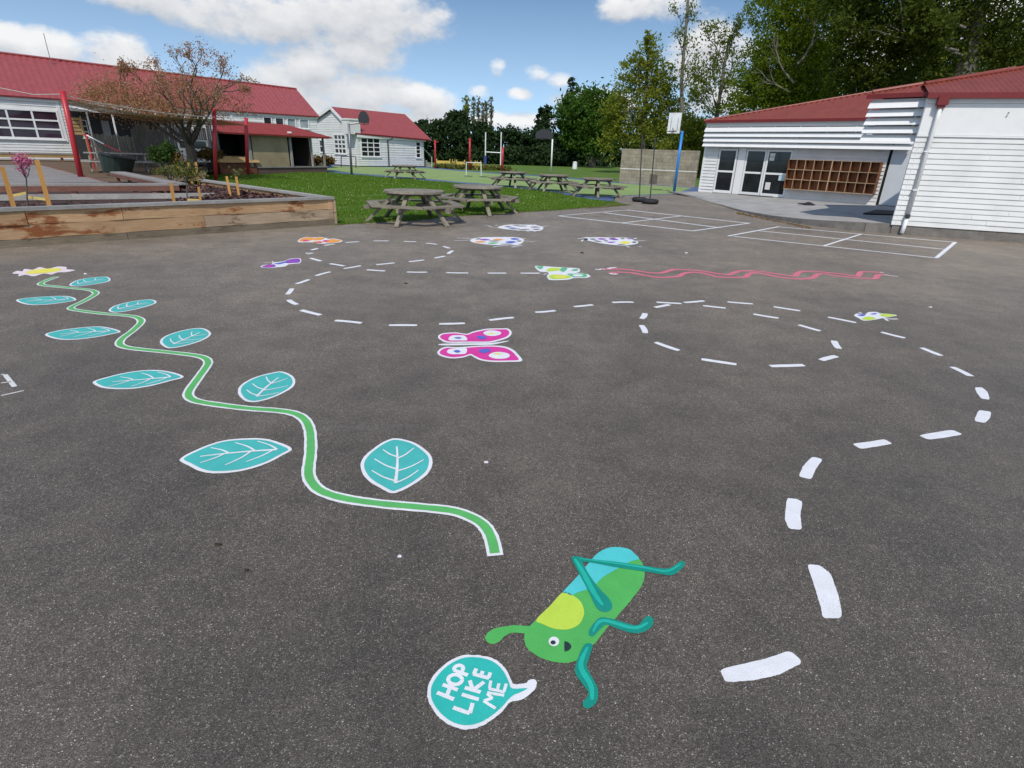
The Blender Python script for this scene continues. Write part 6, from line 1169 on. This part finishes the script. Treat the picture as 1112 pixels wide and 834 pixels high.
tree('dark conifer left of the big fresh green tree', gz(592, 180, 95), [gz(592, 180, 95), AT(592, 122, 95)], .35, [pxblob(588, 125, 7, 7, 95), pxblob(595, 123, 8, 8, 95), pxblob(590, 140, 11, 9, 95), pxblob(597, 155, 12, 10, 95), pxblob(588, 160, 9, 12, 95)], 4200, .28, DARKG, name='conifer_tree', shell=.8)
tree('thin distant tree top poking up left of the fresh green crown', gz(622, 176, 120), [gz(622, 176, 120), AT(622, 84, 120)], .3, [pxblob(621, 88, 3.5, 3, 120), pxblob(623, 95, 5, 4, 120), pxblob(620, 102, 4, 4, 120)], 420, .3, DARKG, name='thin_tree', per=8)
Y = 84; b_ = gz(643, 183.5, Y)
tree('big fresh green broadleaf tree standing right of the dark conifer', b_, [b_, AT(643, 165, Y), AT(641, 135, Y), AT(640, 110, Y)], .55, [pxblob(628, 117, 20, 15, Y), pxblob(648, 108, 18, 13, Y), pxblob(640, 130, 24, 18, Y), pxblob(618, 130, 12, 14, Y), pxblob(660, 122, 16, 18, Y), pxblob(645, 150, 24, 15, Y), pxblob(625, 148, 14, 12, Y)], 17000, .24, MIDG, limbs=[(AT(642, 150, Y), AT(624, 130, Y+1), .09), (AT(642, 145, Y), AT(656, 125, Y+2), .09)], name='broadleaf_tree', shell=.6, clump=.14)
tree('dark undergrowth of low trees beyond the paddock behind the green trees', gz(650, 184, 96), [gz(650, 184, 96), AT(650, 160, 96)], .3, [pxblob(x, 167, 14, 16, 96) for x in range(605, 790, 15)]+[pxblob(x, 150, 14, 16, 99) for x in range(600, 790, 18)], 16000, .3, DARKG, name='undergrowth', shell=.5)
for x, lab in ((556+60, 'slim dark trunk under the trees at the paddock edge, far left one'), (666, 'slim dark trunk under the trees, beside the block wall')):
    pass
Y = 62; b_ = gz(697, 190, Y)
tree('tall olive green tree rising behind the block wall', b_, [b_, AT(697, 165, Y), AT(700, 120, Y), AT(704, 60, Y)], .4, [pxblob(704, 55, 9, 16, Y), pxblob(696, 75, 14, 18, Y), pxblob(712, 80, 14, 20, Y), pxblob(682, 105, 18, 18, Y), pxblob(700, 112, 24, 20, Y), pxblob(720, 115, 16, 22, Y), pxblob(675, 130, 16, 18, Y), pxblob(695, 140, 26, 18, Y), pxblob(722, 145, 16, 16, Y), pxblob(703, 42, 5, 8, Y), pxblob(668, 112, 14, 16, Y), pxblob(684, 80, 14, 14, Y), pxblob(722, 92, 14, 20, Y), pxblob(733, 130, 12, 20, Y), pxblob(664, 150, 14, 18, Y), pxblob(668, 130, 14, 16, Y), pxblob(735, 158, 14, 16, Y)], 19000, .135, OLIVE, limbs=[(AT(698, 150, Y), AT(676, 115, Y-2), .15), (AT(700, 130, Y), AT(722, 95, Y+1), .15), (AT(700, 110, Y), AT(692, 70, Y), .12)], name='olive_tree', shell=.75, clump=.14)
Y = 58; b_ = gz(742, 195, Y)
tree('very tall thin nearly bare poplar behind the square white backboard', b_, [b_, AT(741.5, 150, Y), AT(740, 90, Y), AT(744, 40, Y), AT(748, -6, Y)], .26, [pxblob(746, 40, 9, 38, Y, 9), pxblob(755, 70, 12, 30, Y, 10), pxblob(750, 20, 9, 22, Y, 8)], 420, .11, SAGE, PALEBARK, limbs=[(AT(741, y_, Y), AT(741+dx, y_-26, Y+dy), .05) for y_, dx, dy in ((120, 12, 1), (105, -8, -1), (95, 16, -1), (80, 10, 1), (70, 18, 0), (60, -6, 1), (52, 9, -1), (40, 14, 0), (34, -4, 0), (26, 8, 1))], name='tall_poplar_tree', shell=.95, clump=.1, per=6, tipn=620)
Y = 52; b_ = gz(775, 190, Y)
tree('open airy tree with lacy foliage left of the huge evergreen', b_, [b_, AT(778, 130, Y), AT(785, 80, Y), AT(792, 40, Y)], .22, [pxblob(790, 45, 18, 18, Y), pxblob(775, 75, 20, 20, Y), pxblob(765, 100, 20, 18, Y), pxblob(790, 90, 18, 22, Y), pxblob(780, 120, 26, 14, Y), pxblob(815, 20, 10, 12, Y), pxblob(758, 85, 12, 18, Y)], 3600, .105, SAGE, PALEBARK, limbs=[(AT(779, 120, Y), AT(762, 75, Y), .09), (AT(782, 105, Y), AT(800, 50, Y), .09), (AT(780, 130, Y), AT(756, 105, Y-1), .08), (AT(787, 70, Y), AT(812, 22, Y), .07), (AT(787, 75, Y), AT(780, 30, Y), .07)], name='airy_tree', shell=.95, clump=.12, per=10, tipn=1900)
Y = 56; b_ = gz(745, 196, Y)
tree('bushy olive green tree filling the gap between the block wall and the right building', b_, [b_, AT(745, 170, Y), AT(747, 150, Y)], .2, [pxblob(740, 165, 16, 16, Y), pxblob(757, 160, 14, 18, Y), pxblob(750, 140, 18, 14, Y), pxblob(765, 178, 9, 16, Y), pxblob(725, 160, 12, 12, Y), pxblob(770, 150, 9, 12, Y)], 8000, .15, OLIVE, name='bushy_tree', shell=.7)
# huge evergreens above the right-hand roof
Y = 46; b_ = gz(838, 190, Y)
tree('huge evergreen with olive crown behind the left end of the brick red roof', b_, [b_, AT(850, 120, Y), AT(870, 60, Y), AT(880, 10, Y)], .55, [pxblob(850, 30, 26, 26, Y), pxblob(832, 62, 26, 26, Y), pxblob(860, 70, 34, 26, Y), pxblob(815, 92, 22, 18, Y), pxblob(845, 100, 34, 18, Y), pxblob(880, 45, 28, 30, Y), pxblob(875, 95, 34, 18, Y), pxblob(840, 5, 24, 20, Y), pxblob(890, 0, 40, 24, Y), pxblob(800, 115, 14, 12, Y), pxblob(860, 120, 40, 12, Y)], 42000, .10, OLIVE if False else leafmat('olive_evergreen_leaf', [(.10, .15, .014), (.155, .21, .02), (.22, .265, .036)], .58), PALEBARK, limbs=[(AT(862, 90, Y-3), AT(830, 50, Y-2), .08), (AT(866, 70, Y-3), AT(905, 40, Y-3), .09), (AT(858, 100, Y-3), AT(815, 85, Y-2), .07)], name='evergreen_tree', shell=.7, clump=.13)
Y = 40; b_ = gz(1030, 190, Y)
tree('huge dark evergreen with heavy pale limbs behind the right wing roof', b_, [b_, AT(1038, 110, Y), AT(1052, 60, Y), AT(1068, -10, Y)], .95, [pxblob(930, 25, 36, 30, Y), pxblob(965, 60, 40, 28, Y), pxblob(1000, 20, 44, 32, Y), pxblob(925, 80, 34, 20, Y), pxblob(1010, 70, 40, 20, Y), pxblob(1060, 30, 44, 34, Y), pxblob(1095, 60, 40, 24, Y), pxblob(1120, 10, 44, 40, Y), pxblob(950, -15, 60, 24, Y), pxblob(1060, -30, 70, 30, Y), pxblob(1160, 60, 50, 40, Y), pxblob(970, 95, 40, 12, Y)], 40000, .12, BIGT, PALEBARK, limbs=[(AT(1040, 55, Y-2), AT(985, 40, Y-4), .08), (AT(1045, 60, Y-2), AT(945, 12, Y-4), .07), (AT(1048, 30, Y-2), AT(1010, 5, Y-3), .08)], name='evergreen_tree', shell=.75, clump=.13, tipn=11000)
tree('dense dark tree mass behind the roof between the two huge evergreens', gz(930, 190, 60), [gz(930, 190, 60), AT(930, 100, 60)], .5, [pxblob(x, 95, 28, 30, 60) for x in range(830, 1180, 36)]+[pxblob(x, 50, 30, 34, 62) for x in range(870, 1180, 48)], 20000, .22, BIGT, name='background_tree', shell=.8)
# white marker on the far paddock
mb = MB(); c_ = G(624, 183.5, -.04); mb.tube([c_, c_+UP*.75], [.3, .26], 12); mb.tube([c_+UP*.752, c_+UP*.85], [.3, .15], 12); tag(mb.build('white_drum', BOARDW), 'small white drum standing alone on the far paddock', 'drum')
